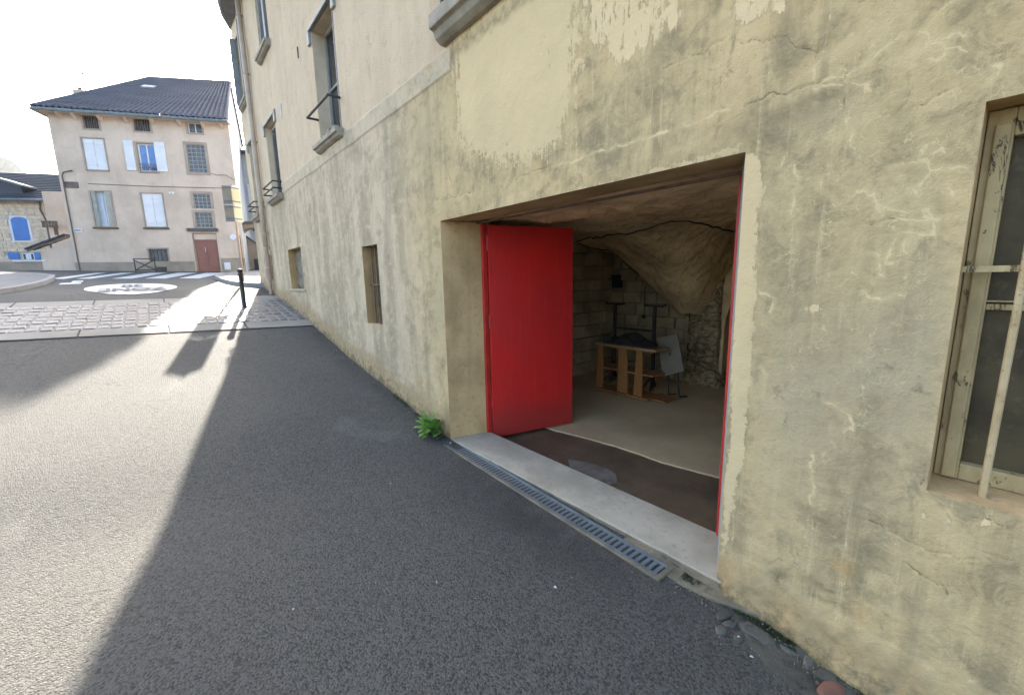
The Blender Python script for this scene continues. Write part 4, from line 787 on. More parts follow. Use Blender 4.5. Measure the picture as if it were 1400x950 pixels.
for k in range(1500):
    x, y = r3.uniform(-3.5, 1.98), r3.uniform(.1, 7.5)
    if k % 3 == 0: x = 1.98-abs(r3.gauss(0, .14))
    s = r3.uniform(.0012, .0034); z = G(y)+.002
    b.add([(x-s, y-s, z), (x+s, y-s*.7, z), (x+s*.6, y+s, z), (x-s, y+s*.8, z), (x, y, z+s)], [(0, 1, 4), (1, 2, 4), (2, 3, 4), (3, 0, 4)])
o = b.build('loose_gravel', MT['border']); tag(o, 'fine pale grit scattered over the asphalt', 'gravel', kind='stuff')

# =================================================================== CELLAR CONTENTS
def yz(u, v, X): p = onx(u, v, X); return p[1], p[2]
rk = empty('wooden_rack', (4.8, 3.35, -.066)); tag(rk, 'low wooden rack with three uprights and shelves standing on the cellar floor', 'shelf')
def rp(o, p=rk): return reparent(o, p)
SX0, SX1 = 4.68, 4.98; FZ = -.066
def plank(name, y0, y1, z0, z1, x0=SX0, x1=SX1, m='wood', par=rk):
    b = MB(); b.box(x0, x1, y0, y1, z0, z1); return rp(b.build(name, MT[m], bevel=.003), par)
plank('top_board', 2.86, 3.78, .562, .585, m='wood'); plank('top_board', 2.80, 3.76, .588, .612, SX0-.04, SX1-.02, m='pale_wood')
plank('shelf', 2.86, 3.86, .245, .267, SX0+.015); plank('base_board', 2.90, 3.80, FZ, FZ+.022, SX0-.02)
plank('base_board', 2.70, 2.98, FZ, FZ+.02, SX0+.05, SX1+.08)
for (ut, ub, wt) in ((820, 818, .125), (850, 850, .17), (873, 871, .13)):
    yt, yb = yz(ut, 480, SX0)[0], yz(ub, 527, SX0)[0]; b = MB(); b.prism([(SX0+.012, yb-wt/2, FZ+.022), (SX0+.012, yb+wt/2, FZ+.022), (SX0+.012, yt+wt/2-.02, .562), (SX0+.012, yt-wt/2+.02, .562)], (.03, 0, 0)); rp(b.build('upright', MT['wood'], bevel=.003))
tr = empty('metal_trestle', (5.2, 3.5, FZ)); tag(tr, 'dark metal trestle frame with two T-shaped tops behind the wooden rack', 'trestle')
for u, v0 in ((841, 415), (895.5, 418)):
    y, z = yz(u, v0, 5.2); b = MB(); b.box(5.18, 5.22, y-.02, y+.02, FZ+.02, z-.02); rp(b.build('post', MT['dark_metal'], bevel=.003), tr)
    b = MB(); b.tube([(5.2, y-.165, z+.015), (5.2, y-.13, z-.004), (5.2, y+.13, z-.004), (5.2, y+.165, z+.01)], .017, 6); rp(b.build('top_bar', MT['dark_metal']), tr)
    b = MB(); b.tube([(5.05, y-.06, FZ+.012), (5.2, y, FZ+.22), (5.35, y+.04, FZ+.012)], .013, 6); b.tube([(5.1, y+.1, FZ+.012), (5.2, y, FZ+.2)], .013, 6); rp(b.build('foot', MT['dark_metal']), tr)
ya, yb = yz(841, 449, 5.2)[0], yz(895, 452, 5.2)[0]; zz = yz(868, 450, 5.2)[1]; b = MB(); b.box(5.185, 5.215, yb+.02, ya-.02, zz-.018, zz+.012); rp(b.build('cross_bar', MT['dark_metal']), tr)
# folded table leaning
cs = [onx(u, v, 5.08) for u, v in ((898, 462), (926, 457))]+[onx(u, v, 5.0) for u, v in ((935, 507), (906, 515))]
tb = empty('folded_table', (5.1, float(cs[3][1]), FZ)); tag(tb, 'grey rectangular tabletop tilted up on its folded metal legs', 'table')
nb_ = _n(np.cross(cs[1]-cs[0], cs[3]-cs[0])); nb_ = nb_ if nb_[0] > 0 else -nb_
b = MB(); b.prism(cs, nb_*.022); rp(b.build('tabletop', MT['board'], bevel=.003), tb)
for (u0, v0, u1, v1) in ((912, 512, 914, 540), (925, 505, 929, 531)):
    p0, p1 = onx(u0, v0, 5.09), onx(u1, v1, 5.06); p1[2] = FZ+.02; b = MB(); b.tube([p0+nb_*.03, p1], .013, 6); b.tube([p1-[.03, .03, 0], p1+[.02, .0, .0], p1+[.1, -.06, 0]], .011, 6); rp(b.build('leg', MT['dark_metal']), tb)
b = MB(); b.obox(cs[0]*.5+cs[2]*.5-nb_*.002, (.0015, 0, 0), (0, .01, 0), (0, 0, .02)); rp(b.build('handle_slot', MT['dark_metal']), tb)
# black bag heap on the rack
gxn, gyn = 16, 30; vs = []
for j in range(gyn):
    y = 2.92+.72*j/(gyn-1); prof = max(0, math.sin(math.pi*min(1, (j+.3)/(gyn-.4)))**.6)
    for i in range(gxn):
        t = i/(gxn-1); x = 4.70+.24*t; h = .17*prof*math.sin(math.pi*t)**.5*(.75+.5*mnoise.noise((y*5, t*2, 0)))+.02*mnoise.noise((x*20, y*20, 0)); vs.append((x, y, .613+max(0, h)))
b = MB(); b.add(vs, [(j*gxn+i, j*gxn+i+1, (j+1)*gxn+i+1, (j+1)*gxn+i) for j in range(gyn-1) for i in range(gxn-1)]+[]); o = b.build('black_bag', MT['blackcloth'], smooth=True); tag(o, 'crumpled black bag lying on top of the wooden rack', 'bag')
b = MB(); b.box(4.72, 4.80, 3.55, 3.68, .613, .70); b.tube([(4.74, 3.57, .70), (4.74, 3.55, .76), (4.78, 3.52, .78)], .008, 6); o = b.build('tool_box', MT['dark_metal'], bevel=.004); tag(o, 'small dark tool box at the left end of the wooden rack', 'box')

# =================================================================== STREET FURNITURE
bo = empty('bollard', (1.223, 9.656, G(9.656))); tag(bo, 'short black metal bollard with ball top standing on the setts', 'bollard')
def lathe(prof, n=20):
    b = MB(); vs = [(r*math.cos(2*math.pi*k/n), r*math.sin(2*math.pi*k/n), z) for r, z in prof for k in range(n)]
    return b.add(vs, [(i*n+k, i*n+(k+1) % n, (i+1)*n+(k+1) % n, (i+1)*n+k) for i in range(len(prof)-1) for k in range(n)]+[tuple((len(prof)-1)*n+k for k in range(n))])
lathe([(.052, -.03), (.052, .015), (.040, .03), (.036, .40), (.034, .62), (.044, .635), (.044, .665), (.030, .672)]).build('post', MT['black'], bo, smooth=True)
lathe([(.026, .67), (.044, .685), (.052, .71), (.044, .738), (.022, .752), (.001, .754)]).build('ball_cap', MT['black'], bo, smooth=True)
sg = empty('road_sign', (1.70, 13.0, G(13)+.1)); tag(sg, 'pair of stacked road signs seen from behind on a tall pole at the corner pavement', 'sign')
b = MB(); b.tube([(0, 0, -.1), (0, 0, 2.42)], .028, 12); b.build('pole', MT['pipe_iron'], sg, smooth=True)
zb, zt = 3.08-G(13)-.1, 3.95-G(13)-.1; zm_ = (zb+zt)/2-.02
for z0, z1 in ((zb, zm_-.008), (zm_+.008, zt)):
    b = MB(); b.prism([(-.215, .02, z0), (-.03, -.07, z0), (-.026, -.055, z0), (-.215, .035, z0)], (0, 0, z1-z0)); b.build('sign_panel', MT['steel'], sg, bevel=.003)
    b = MB(); b.prism([(-.028, -.07, z0), (.165, .03, z0), (.165, .045, z0), (-.026, -.055, z0)], (0, 0, z1-z0)); b.build('sign_panel', MT['sunlit_steel'], sg, bevel=.003)
    for zz in (z0+.06, z1-.06):
        b = MB(); b.prism([(-.20, .004, zz), (-.03, -.082, zz), (.15, .012, zz), (.15, .018, zz), (-.03, -.074, zz), (-.20, .012, zz)], (0, 0, .03)); b.build('mounting_rail', MT['galv'], sg)
# downpipe
PY = 11.0; pp_ = empty('downpipe', (1.95, PY, G(PY))); tag(pp_, 'long pale painted downpipe with iron shoe running down the far end of the facade', 'drainpipe')
b = MB(); b.tube([(1.95, PY, 2.30), (1.95, PY, 3.2), (1.95, PY, 7.45)], .05, 12); reparent(b.build('pipe', MT['pipe'], smooth=True), pp_)
b = MB(); b.tube([(1.95, PY, 1.20), (1.95, PY, 1.62)], .036, 12); b.tube([(1.95, PY, 1.60), (1.95, PY, 2.16)], .062, 12); b.tube([(1.95, PY, 2.14), (1.95, PY, 2.32)], .045, 12); reparent(b.build('iron_shoe', MT['pipe_iron'], smooth=False, bevel=.004), pp_)
for z in (1.86, 2.30, 2.62, 3.3, 4.55, 5.9, 7.0):
    b = MB(); b.tube([(1.95, PY, z), (1.95, PY, z+.028)], .060 if z > 2 else .07, 12); b.box(1.98, 2.03, PY-.012, PY+.012, z, z+.025); reparent(b.build('clamp', MT['pipe']), pp_)
b = MB(); b.box(1.93, 2.02, 11.22, 11.27, 1.62, 1.80); b.box(1.93, 2.02, 11.22, 11.27, 1.95, 2.1); reparent(b.build('bracket', MT['rust_iron']), pp_)

# =================================================================== THE HOUSE ACROSS THE STREET
P = C+ray(337, 370)/ray(337, 370)[1]*22.; dv = ray(2770, 335); dv[2] = 0; dv = _n(dv); L = -dv; Nn = np.array([dv[1], -dv[0], 0]); Nn = Nn if Nn[1] < 0 else -Nn
Z0 = float(P[2])
def hp(u, v, off=0):
    r = ray(u, v); O = P+Nn*off; t = ((O-C)@Nn)/(r@Nn); Q = C+t*r; return float((Q-P)@L), float(Q[2])-Z0
RZ = math.atan2(L[1], L[0])
def to_local(q): q = np.array(q)-P; return np.array([q@L, q@Nn, q[2]])
hs = empty('far_house', tuple(P), rz=RZ); tag(hs, 'three-storey pinkish house with dark tiled hip roof across the crossing', 'house')
def rc(cx, cy, ww, hh, off=0):
    s = (hp(cx-ww/2, cy, off)[0], hp(cx+ww/2, cy, off)[0]); z = (hp(cx, cy+hh/2, off)[1], hp(cx, cy-hh/2, off)[1]); return min(s), max(s), z[0], z[1]
WR = dict(a=rc(124, 167, 21, 18), b=rc(194, 171, 22, 17), c=rc(266, 175, 19.5, 14.5), sh1=rc(130, 211, 29, 42), w2=rc(201, 215.5, 24, 38), g1=rc(269, 217, 25, 38), w3=rc(141, 286, 27, 47), sh3=rc(210.5, 287.5, 28, 45), g2=rc(276.5, 275.5, 23, 20), g3=rc(279, 301, 23, 20), dr=rc(282.5, 346, 33, 54), gr=rc(217, 349, 26, 17))
WR['dr'] = (WR['dr'][0], WR['dr'][1], -.3, WR['dr'][3])
EZ = 8.17-Z0; SW = 6.06; FR = [v for k, v in WR.items()]
sl_ = sorted(set([0, SW]+[round(x, 4) for r_ in FR for x in r_[:2]])); zl = sorted(set([-.5, EZ]+[round(x, 4) for r_ in FR for x in r_[2:] if x > -.2]))
b = MB(); vi = {}
for a, a1 in zip(sl_[:-1], sl_[1:]):
    for c, c1 in zip(zl[:-1], zl[1:]):
        m_, n_ = (a+a1)/2, (c+c1)/2
        if any(r_[0] < m_ < r_[1] and r_[2] < n_ < r_[3] for r_ in FR): continue
        b.quad((a, 0, c), (a1, 0, c), (a1, 0, c1), (a, 0, c1))
b.build('front_wall', MT['house'], hs)
for r_ in FR:
    b = MB(); a, a1, c, c1 = r_; d = -.16
    b.quad((a, 0, c), (a, 0, c1), (a, d, c1), (a, d, c)); b.quad((a1, 0, c), (a1, d, c), (a1, d, c1), (a1, 0, c1)); b.quad((a, 0, c1), (a1, 0, c1), (a1, d, c1), (a, d, c1)); b.quad((a, 0, c), (a, d, c), (a1, d, c), (a1, 0, c)); b.quad((a, d-.001, c), (a1, d-.001, c), (a1, d-.001, c1), (a, d-.001, c1)); b.build('reveal', MT['surround'], hs)
def surround(r_, w_=.07, out=.018, bottom=True):
    a, a1, c, c1 = r_; b = MB(); b.box(a-w_, a, .002, out, c-(w_ if bottom else 0), c1+w_); b.box(a1, a1+w_, .002, out, c-(w_ if bottom else 0), c1+w_); b.box(a, a1, .002, out-.002, c1, c1+w_)
    if bottom: b.box(a, a1, .002, out-.002, c-w_, c)
    return b.build('surround', MT['surround'], hs)
for k in 'ab':
    r_ = WR[k]; surround(r_, .06); b = MB(); b.box(r_[0]+.01, r_[1]-.01, -.12, -.10, r_[2]+.01, r_[3]-.01); wf = b.build('window', MT['glass'], hs)
    for q in range(7): s = r_[0]+(r_[1]-r_[0])*(q+.5)/7; b = MB(); b.box(s-.010, s+.010, -.07, -.05, r_[2], r_[3]); b.build('grille_bar', MT['oldwood'], wf)
def casement(r_, mf, mp, rows, cols, t=.035, dpt_=-.12, blocks=False):
    a, a1, c, c1 = r_; b = MB(); b.box(a, a+t, dpt_, dpt_+.04, c, c1); b.box(a1-t, a1, dpt_, dpt_+.04, c, c1); b.box(a+t, a1-t, dpt_, dpt_+.04, c1-t, c1); b.box(a+t, a1-t, dpt_, dpt_+.04, c, c+t)
    for q in range(1, cols): s = a+(a1-a)*q/cols; b.box(s-t*.45, s+t*.45, dpt_, dpt_+.036, c+t, c1-t)
    for q in range(1, rows): z = c+(c1-c)*q/rows; b.box(a+t, a1-t, dpt_, dpt_+.033, z-t*.4, z+t*.4)
    wf = b.build('window', mf, hs)
    for i in range(cols):
        for j in range(rows):
            s0, s1 = a+(a1-a)*i/cols+t*.45, a+(a1-a)*(i+1)/cols-t*.45; z0, z1 = c+(c1-c)*j/rows+t*.4, c+(c1-c)*(j+1)/rows-t*.4
            p_ = MB(); p_.box(s0, s1, dpt_+.004, dpt_+(.022 if blocks else .014), z0, z1); p_.build('glass_block' if blocks else 'pane', mp, wf)
    return wf
surround(WR['c'], .06); casement(WR['c'], MT['white'], MT['glass_block'], 1, 2)
surround(WR['w2'], .06); casement(WR['w2'], MT['white'], MT['glass_sky'], 1, 2, .05)
surround(WR['g1'], .10); casement(WR['g1'], MT['shutter_grey'], MT['glass_block'], 7, 4, .022, -.07, True)
surround(WR['g2'], .10, bottom=False); casement(WR['g2'], MT['shutter_grey'], MT['glass_block'], 4, 4, .022, -.07, True); surround(WR['g3'], .10, .020); casement(WR['g3'], MT['shutter_grey'], MT['glass_block'], 4, 4, .022, -.07, True)
surround(WR['gr'], .05); casement(WR['gr'], MT['oldwood'], MT['glass_block'], 2, 5, .02, -.10)
def leafs(r_, out, m='white', n=2, tilt=0):
    a, a1, c, c1 = r_
    for q in range(n):
        s0, s1 = a+(a1-a)*q/n+.004, a+(a1-a)*(q+1)/n-.004; b = MB(); b.box(s0, s1, out, out+.03, c, c1); o = b.build('shutter', MT[m], hs, bevel=.004)
        for zz in (c+.16, c1-.2): b = MB(); b.box(s0+.02, s1-.02, out+.03, out+.045, zz, zz+.045); b.build('batten', MT[m], o)
for k in ('sh1', 'sh3'):
    surround(WR[k], .05); leafs(WR[k], -.05); a, a1, c, c1 = WR[k]
leafs(rc(178, 213, 13, 41), .02, n=1); leafs(rc(220.5, 215, 14.5, 40), .02, n=1)
surround(WR['w3'], .05); casement(WR['w3'], MT['white'], MT['milk'], 1, 2, .04); a, a1, c, c1 = WR['w3']; m_ = (a1-a)
for s0, s1 in ((a+.01, a+m_*.27), (a1-m_*.27, a1-.01)):
    b = MB(); b.prism([(s0, .06 if s0 > a+.1 else .0, c), (s1, .0 if s0 > a+.1 else .06, c), (s1, -.03 if s0 > a+.1 else .03, c), (s0, .03 if s0 > a+.1 else -.03, c)], (0, 0, c1-c)); b.build('shutter', MT['shutter_grey'], hs)
for k in ('w3', 'sh3'): a, a1, c, c1 = WR[k]; b = MB(); b.box(a-.09, a1+.09, 0, .09, c-.10, c-.04); b.build('sill', MT['lintel'], hs, bevel=.004)
for k in ('w2', 'sh1'): a, a1, c, c1 = WR[k]; b = MB(); b.box(a-.03, a1+.03, 0, .05, c-.06, c-.02); b.build('sill', MT['surround'], hs, bevel=.004)
a, a1, c, c1 = WR['w2']; b = MB()
for zz in (c+.12, c+.28): b.tube([(a, .03, zz), (a1, .03, zz)], .008, 5)
for q in range(9): s = a+(a1-a)*(q+.5)/9; b.tube([(s, .03, c), (s, .03, c+.28)], .005, 4)
b.build('window_rail', MT['dark_metal'], hs)
for q, col in enumerate(('brick', 'blue', 'brick')): s = a+.08+.1*q; b = MB(); b.box(s-.03, s+.03, .035, .06, c+.1, c+.24); b.build('flower_pot', MT[col], hs, bevel=.006)
# door with transom and dark lintel
a, a1, c, c1 = WR['dr']; b = MB(); b.box(a+.04, (a+a1)/2-.004, -.13, -.09, -.05, c1-.28); b.build('door_leaf', MT['brown_door'], hs, bevel=.004); b = MB(); b.box((a+a1)/2+.004, a1-.04, -.13, -.09, -.05, c1-.28); dlf = b.build('door_leaf', MT['brown_door'], hs, bevel=.004)
for s in (a+.10, (a+a1)/2+.08):
    for z0, z1 in ((.12, .75), (.9, c1-.42)): b = MB(); b.box(s, s+(a1-a)/2-.22, -.09, -.078, z0, z1); b.build('door_panel', MT['brown_door'], hs, bevel=.006)
b = MB(); b.tube([((a+a1)/2+.05, -.06, .82), ((a+a1)/2+.05, -.055, 1.0)], .012, 6); b.build('handle', MT['white'], dlf)
b = MB(); b.box(a, a1, -.12, -.08, c1-.26, c1-.02); b.build('transom', MT['house'], hs); b = MB(); b.box(a, a+.035, -.12, -.06, -.05, c1); b.box(a1-.035, a1, -.12, -.06, -.05, c1); b.build('door_frame', MT['surround'], hs)
r_ = rc(277.5, 314.6, 42, 4.5); b = MB(); b.box(r_[0], r_[1], 0, .10, r_[2], r_[3]); b.build('lintel', MT['lintel'], hs, bevel=.006)
r_ = rc(97.5, 253, 20, 8.5); b = MB(); b.box(r_[0], r_[1], -.02, .02, r_[2], r_[3]); b.build('dark_vent', MT['oldwood'], hs)  # dark vent box on the front wall
r_ = rc(106, 315, 12, 5); b = MB(); b.box(r_[0], r_[1], 0, .02, r_[2], r_[3]); pl_ = b.build('street_plate', MT['white'], hs); b = MB(); r2 = random.Random(3)
s = r_[0]+.03
while s < r_[1]-.05: b.box(s, s+.022, .021, .024, r_[2]+.045, r_[3]-.045); s += .034
b.build('lettering', MT['oldwood'], pl_)
b = MB()
for sx in (-.05, .05): q = hp(234.8, 263.8); b.tube([(q[0]+sx, 0, q[1]), (q[0]+sx, .03, q[1])], .045, 10)
b.build('wall_vent', MT['white'], hs)
q = hp(319, 324.5); b = MB(); b.tube([(q[0], 0, q[1]), (q[0], .05, q[1])], .12, 16); b.build('round_plate', MT['white'], hs)
r_ = rc(311.5, 364, 8, 10); b = MB(); b.box(r_[0], r_[1], 0, .06, max(.05, r_[2]), r_[3]); b.build('meter_box', MT['white'], hs, bevel=.004)
r_ = rc(221, 368, 15, 6); b = MB(); b.box(r_[0], r_[1], 0, .08, .0, r_[3]); b.build('vent_box', MT['dark_metal'], hs, bevel=.004)
# plinth, slightly proud and lighter, broken by the door
b = MB(); dd2 = WR['dr']; b.box(0, dd2[0]-.06, .002, .02, -.5, .55); b.build('plinth', MT['house_base'], hs); b = MB(); b.box(dd2[1]+.06, SW, .002, .022, -.5, .42); b.build('plinth', MT['house_base'], hs)
b = MB(); z = (hp(107.6, 252)[1]+hp(306, 257)[1])/2; b.tube([(0, .02, z), (SW*.5, .02, z-.02), (SW-.9, .02, z+.01)], .010, 5); b.build('facade_cable', MT['cable'], hs)
q = [hp(290/3.067, 90+440/3.067), hp(262/3.067, 90+450/3.067), hp(262/3.067, 90+470/3.067)]; b = MB(); s_ = q[1][0]; b.tube([(s_-.35, .05, q[0][1]), (s_-.06, .05, q[1][1]+.02), (s_, .05, q[1][1]-.1), (s_, .05, 0)], .022, 6); b.build('gas_pipe', MT['oldwood'], hs)
b = MB(); q = hp(301, 240); b.tube([(q[0]+.35, .02, q[1]+.08), (q[0]+.1, .02, q[1]), (q[0]-.2, .02, q[1]+.02), (.02, .02, q[1]-.18)], .008, 5); b.build('facade_cable', MT['cable'], hs)
b = MB(); b.tube([(.10, .03, .2), (.10, .03, 1.5)], .025, 6); b.build('gas_pipe', MT['oldwood'], hs)
# side wall toward the alley
_R = ony(314, 114, 28.96); MidL = to_local(_R); RZt = float(MidL[2]); MidL = MidL[:2]; Qb = to_local(ony(331, 201, 33.0)); BK = 10.5
b = MB(); b.add([(0, 0, -.5), (Qb[0], Qb[1], -.5), (Qb[0], Qb[1], Qb[2]), (MidL[0], MidL[1], RZt-.08), (0, 0, EZ)], [(0, 1, 2, 3, 4)]); b.build('side_wall', MT['gable'], hs)
b = MB(); b.quad((SW, 0, -.5), (SW, -BK, -.5), (SW, -BK, EZ), (SW, 0, EZ)); b.quad((SW, -BK, -.5), (Qb[0], Qb[1], -.5), (Qb[0], Qb[1], Qb[2]-.1), (SW, -BK, EZ)); b.build('rear_wall', MT['house'], hs)
# roof: corrugated rows of canal tiles on each slope
RL, RLZ = hp(205, 108, MidL[1])
Er, El, Rr, Rl, Br, Bl = np.array([-.10, .32, EZ-.02]), np.array([SW+.22, .32, EZ-.02]), np.array([MidL[0]-.08, MidL[1], RZt]), np.array([RL, MidL[1], RLZ]), np.array([Qb[0]-.1, Qb[1], Qb[2]]), np.array([SW+.22, -BK-.2, EZ-.02])
def corrugated(c00, c10, c11, c01, nrow, name):   # c00-c10 eave, c01-c11 ridge
    nu, nvv = nrow*6, 26; up = _n(np.cross(c10-c00, c01-c00)); up = up if up[2] > 0 else -up; vs = []
    for j in range(nvv+1):
        t = j/nvv
        for i in range(nu+1):
            s = i/nu; p = (c00*(1-s)+c10*s)*(1-t)+(c01*(1-s)+c11*s)*t; vs.append(p+up*(.075*abs(math.sin(math.pi*nrow*s))+.03*((t*13) % 1)+.01))
    b = MB(); b.add(vs, [(j*(nu+1)+i, j*(nu+1)+i+1, (j+1)*(nu+1)+i+1, (j+1)*(nu+1)+i) for j in range(nvv) for i in range(nu)]); return b.build(name, MT['tiles'], hs)
corrugated(El, Er, Rr, Rl, 34, 'roof_slope'); corrugated(Bl, El, Rl, Rl+[0, -.01, 0], 30, 'roof_slope'); b = MB(); b.quad(Br, Bl, Rl, Rr); b.build('roof_slope', MT['tiles'], hs)
b = MB(); b.tube([Rl+[0, 0, .05], Rr+[0, 0, .05]], .07, 8); b.tube([El+[0, 0, .05], Rl+[0, 0, .05]], .07, 8); b.build('ridge_tiles', MT['tiles'], hs)
b = MB(); b.tube([El+[0, .05, -.05], Er+[0, .05, -.05]], .06, 8); b.tube([El+[.05, .0, -.05], Bl+[.05, 0, -.05]], .06, 8); b.build('gutter', MT['galv'], hs)
b = MB(); b.box(-.1, SW+.22, 0, .30, EZ-.10, EZ-.07); b.box(SW, SW+.22, -BK, 0, EZ-.10, EZ-.07); b.build('soffit', MT['house'], hs)
for u, v in ((82, 152), (103, 153), (137, 155), (173, 157), (208, 159), (246, 161), (277, 162.5), (302, 163)): s = hp(u, v)[0]; b = MB(); b.prism([(s-.05, 0, EZ-.105), (s-.05, .26, EZ-.105), (s-.05, .22, EZ-.16), (s-.05, 0, EZ-.30)], (.10, 0, 0)); b.build('corbel', MT['house'], hs)
fs_ = .42; cK = Rl*.45+El*.55; b = MB(); q = hp(205, 131, .32-(.32-MidL[1])*.62); pN = np.array([q[0], .32-(.32-MidL[1])*.62, EZ+(RZt-EZ)*.62+.06]); ud = _n(Rr-Er*1); tdir = _n(np.array([0, MidL[1]-.32, RZt-EZ])); b.obox(pN, (.25, 0, 0), tdir*.22, _n(np.cross([1, 0, 0], tdir))*.03); b.build('skylight', MT['shutter_blue'], hs)
q = hp(110, 128, MidL[1]*1.1); b = MB(); b.box(q[0]-.22, q[0]+.22, MidL[1]*1.1-.2, MidL[1]*1.1+.2, q[1]-1.3, q[1]+.12); b.build('chimney', MT['house'], hs); b = MB(); b.tube([(q[0], MidL[1]*1.1, q[1]), (q[0], MidL[1]*1.1, q[1]+.28)], .08, 8); b.build('chimney_pot', MT['tiles'], hs)
q0, q1 = hp(118, 131, MidL[1]*1.1), hp(114, 100, MidL[1]*1.1); yA = MidL[1]*1.1; s_ = q0[0]; b = MB(); b.tube([(s_, yA, q0[1]-1.2), (s_, yA, q1[1])], .03, 6)
for k, zz in enumerate((q1[1]-.05, q1[1]-.5)): b.tube([(s_-.25, yA, zz), (s_+.2, yA, zz+.02)], .02, 5)
for k in range(5): b.tube([(s_-.2+.09*k, yA-.12, q1[1]-.05), (s_-.2+.09*k, yA+.12, q1[1]-.05)], .012, 4)
b.build('aerial', MT['dark_metal'], hs)
# barrier in front
q0, q1 = hp(184.5, 371, .9), hp(214.5, 371, .9); s0, s1 = q1[0], q0[0]; zt = hp(199, 354, .9)[1]; gb = G(float((P+L*(s0+s1)/2+Nn*.9)[1]))-Z0+.0
brr = empty('steel_barrier', tuple(P+L*(s0+s1)/2+Nn*.9+np.array([0, 0, gb])), rz=RZ); tag(brr, 'black crowd barrier with crossed bars in front of the far house', 'barrier'); hwb = (s1-s0)/2; hh_ = zt-gb
for nm, pts in (('top_rail', [(-hwb, 0, hh_), (hwb, 0, hh_)]), ('post', [(-hwb+.03, 0, 0), (-hwb+.03, 0, hh_)]), ('post', [(hwb-.03, 0, 0), (hwb-.03, 0, hh_)]), ('brace', [(-hwb+.03, 0, .08), (hwb-.03, 0, hh_-.05)]), ('brace', [(-hwb+.03, .012, hh_-.05), (hwb-.03, .012, .08)]), ('bottom_rail', [(-hwb+.03, 0, .08), (hwb-.03, 0, .08)])):
    b = MB(); b.tube(pts, .02, 6); b.build(nm, MT['black'], brr)

# =================================================================== FURTHER HOUSES, WALLS, HILL
def place(name, label, cat, s, off, z=0): p = P+L*s+Nn*off; e = empty(name, (p[0], p[1], Z0+z), rz=RZ); return tag(e, label, cat), s, off
def put(e, s0, off0):
    def f(b, name, m, bevel=0): o = b.build(name, MT[m], e, bevel=bevel, loc=(s0, off0, 0)); o.location = (0, 0, 0); return o
    return f
# low pink boundary wall with small tiled roof, left of the house
e, s0, o0 = place('boundary_wall', 'stained pink boundary wall with a small sloping tiled coping left of the house', 'wall', 7.6, -.15); pt = put(e, s0, o0)
def S_(u, v, off=-.15): return hp(u, v, off)
tl, tr_ = S_(48, 345), S_(92, 327); b = MB(); s_a, s_b = SW-.0, S_(56, 350)[0]; zA, zB = S_(92, 327)[1], S_(56, 345)[1]
b.prism([(s_a, o0, -.5), (s_b, o0, -.5), (s_b, o0, zB), (s_a, o0, zA)], (0, -.25, 0)); pt(b, 'wall_panel', 'house')
b = MB(); zC = S_(20, 358)[1]; b.box(s_b+.002, s_b+9, o0-.25, o0-.01, -.5, zC); pt(b, 'wall_panel', 'house_base')
b = MB(); b.box(s_b-.15, s_b+.9, o0-.28, o0+.03, zC+.002, zC+.05); pt(b, 'coping', 'white')
ca, cb = S_(92, 322), S_(40, 341); nrow = 7
for k in range(nrow):
    t0, t1 = k/nrow, (k+1)/nrow; p0 = np.array([ca[0]+(cb[0]-ca[0])*t0, 0, ca[1]+(cb[1]-ca[1])*t0]); p1 = np.array([ca[0]+(cb[0]-ca[0])*t1, 0, ca[1]+(cb[1]-ca[1])*t1])
    b = MB(); b.prism([(p0[0], o0+.18, p0[2]-.02), (p1[0]+.04, o0+.18, p1[2]-.02), (p1[0]+.04, o0+.18, p1[2]+.04), (p0[0], o0+.18, p0[2]+.05)], (0, -.5, 0)); pt(b, 'tile', 'tiles')
b = MB(); b.prism([(ca[0], o0+.15, ca[1]-.09), (cb[0], o0+.15, cb[1]-.09), (cb[0], o0+.15, cb[1]-.025), (ca[0], o0+.15, ca[1]-.025)], (0, -.1, 0)); pt(b, 'fascia', 'oldwood')
# annex wall behind
OA = -3.2; e, s0, o0 = place('annex', 'plain beige annex between stone house and pink house with wooden rail', 'building', 7.2, OA); pt = put(e, s0, o0)
a0, a1_ = hp(96, 300, OA)[0], hp(64, 300, OA)[0]; zt_ = hp(80, 262, OA)[1]; b = MB(); b.box(a0, a1_, OA-3, OA, -.5, zt_); pt(b, 'wall', 'house')
r_ = rc(77, 316, 5, 11, OA); b = MB(); b.box(r_[0], r_[1], OA, OA+.03, r_[2], r_[3]); pt(b, 'door', 'oldwood')
r_ = rc(68, 306.5, 22, 7, OA+.4); b = MB(); b.tube([(r_[0], OA+.4, r_[3]), (r_[1], OA+.4, r_[3])], .035, 5); b.tube([(r_[0], OA+.4, r_[2]), (r_[1], OA+.4, r_[2])], .035, 5); pt(b, 'rail', 'oldwood')
for k in range(5): s = r_[0]+(r_[1]-r_[0])*(k+.5)/5; b = MB(); b.box(s-.04, s+.04, OA+.38, OA+.42, r_[2], r_[3]); pt(b, 'baluster', 'oldwood')
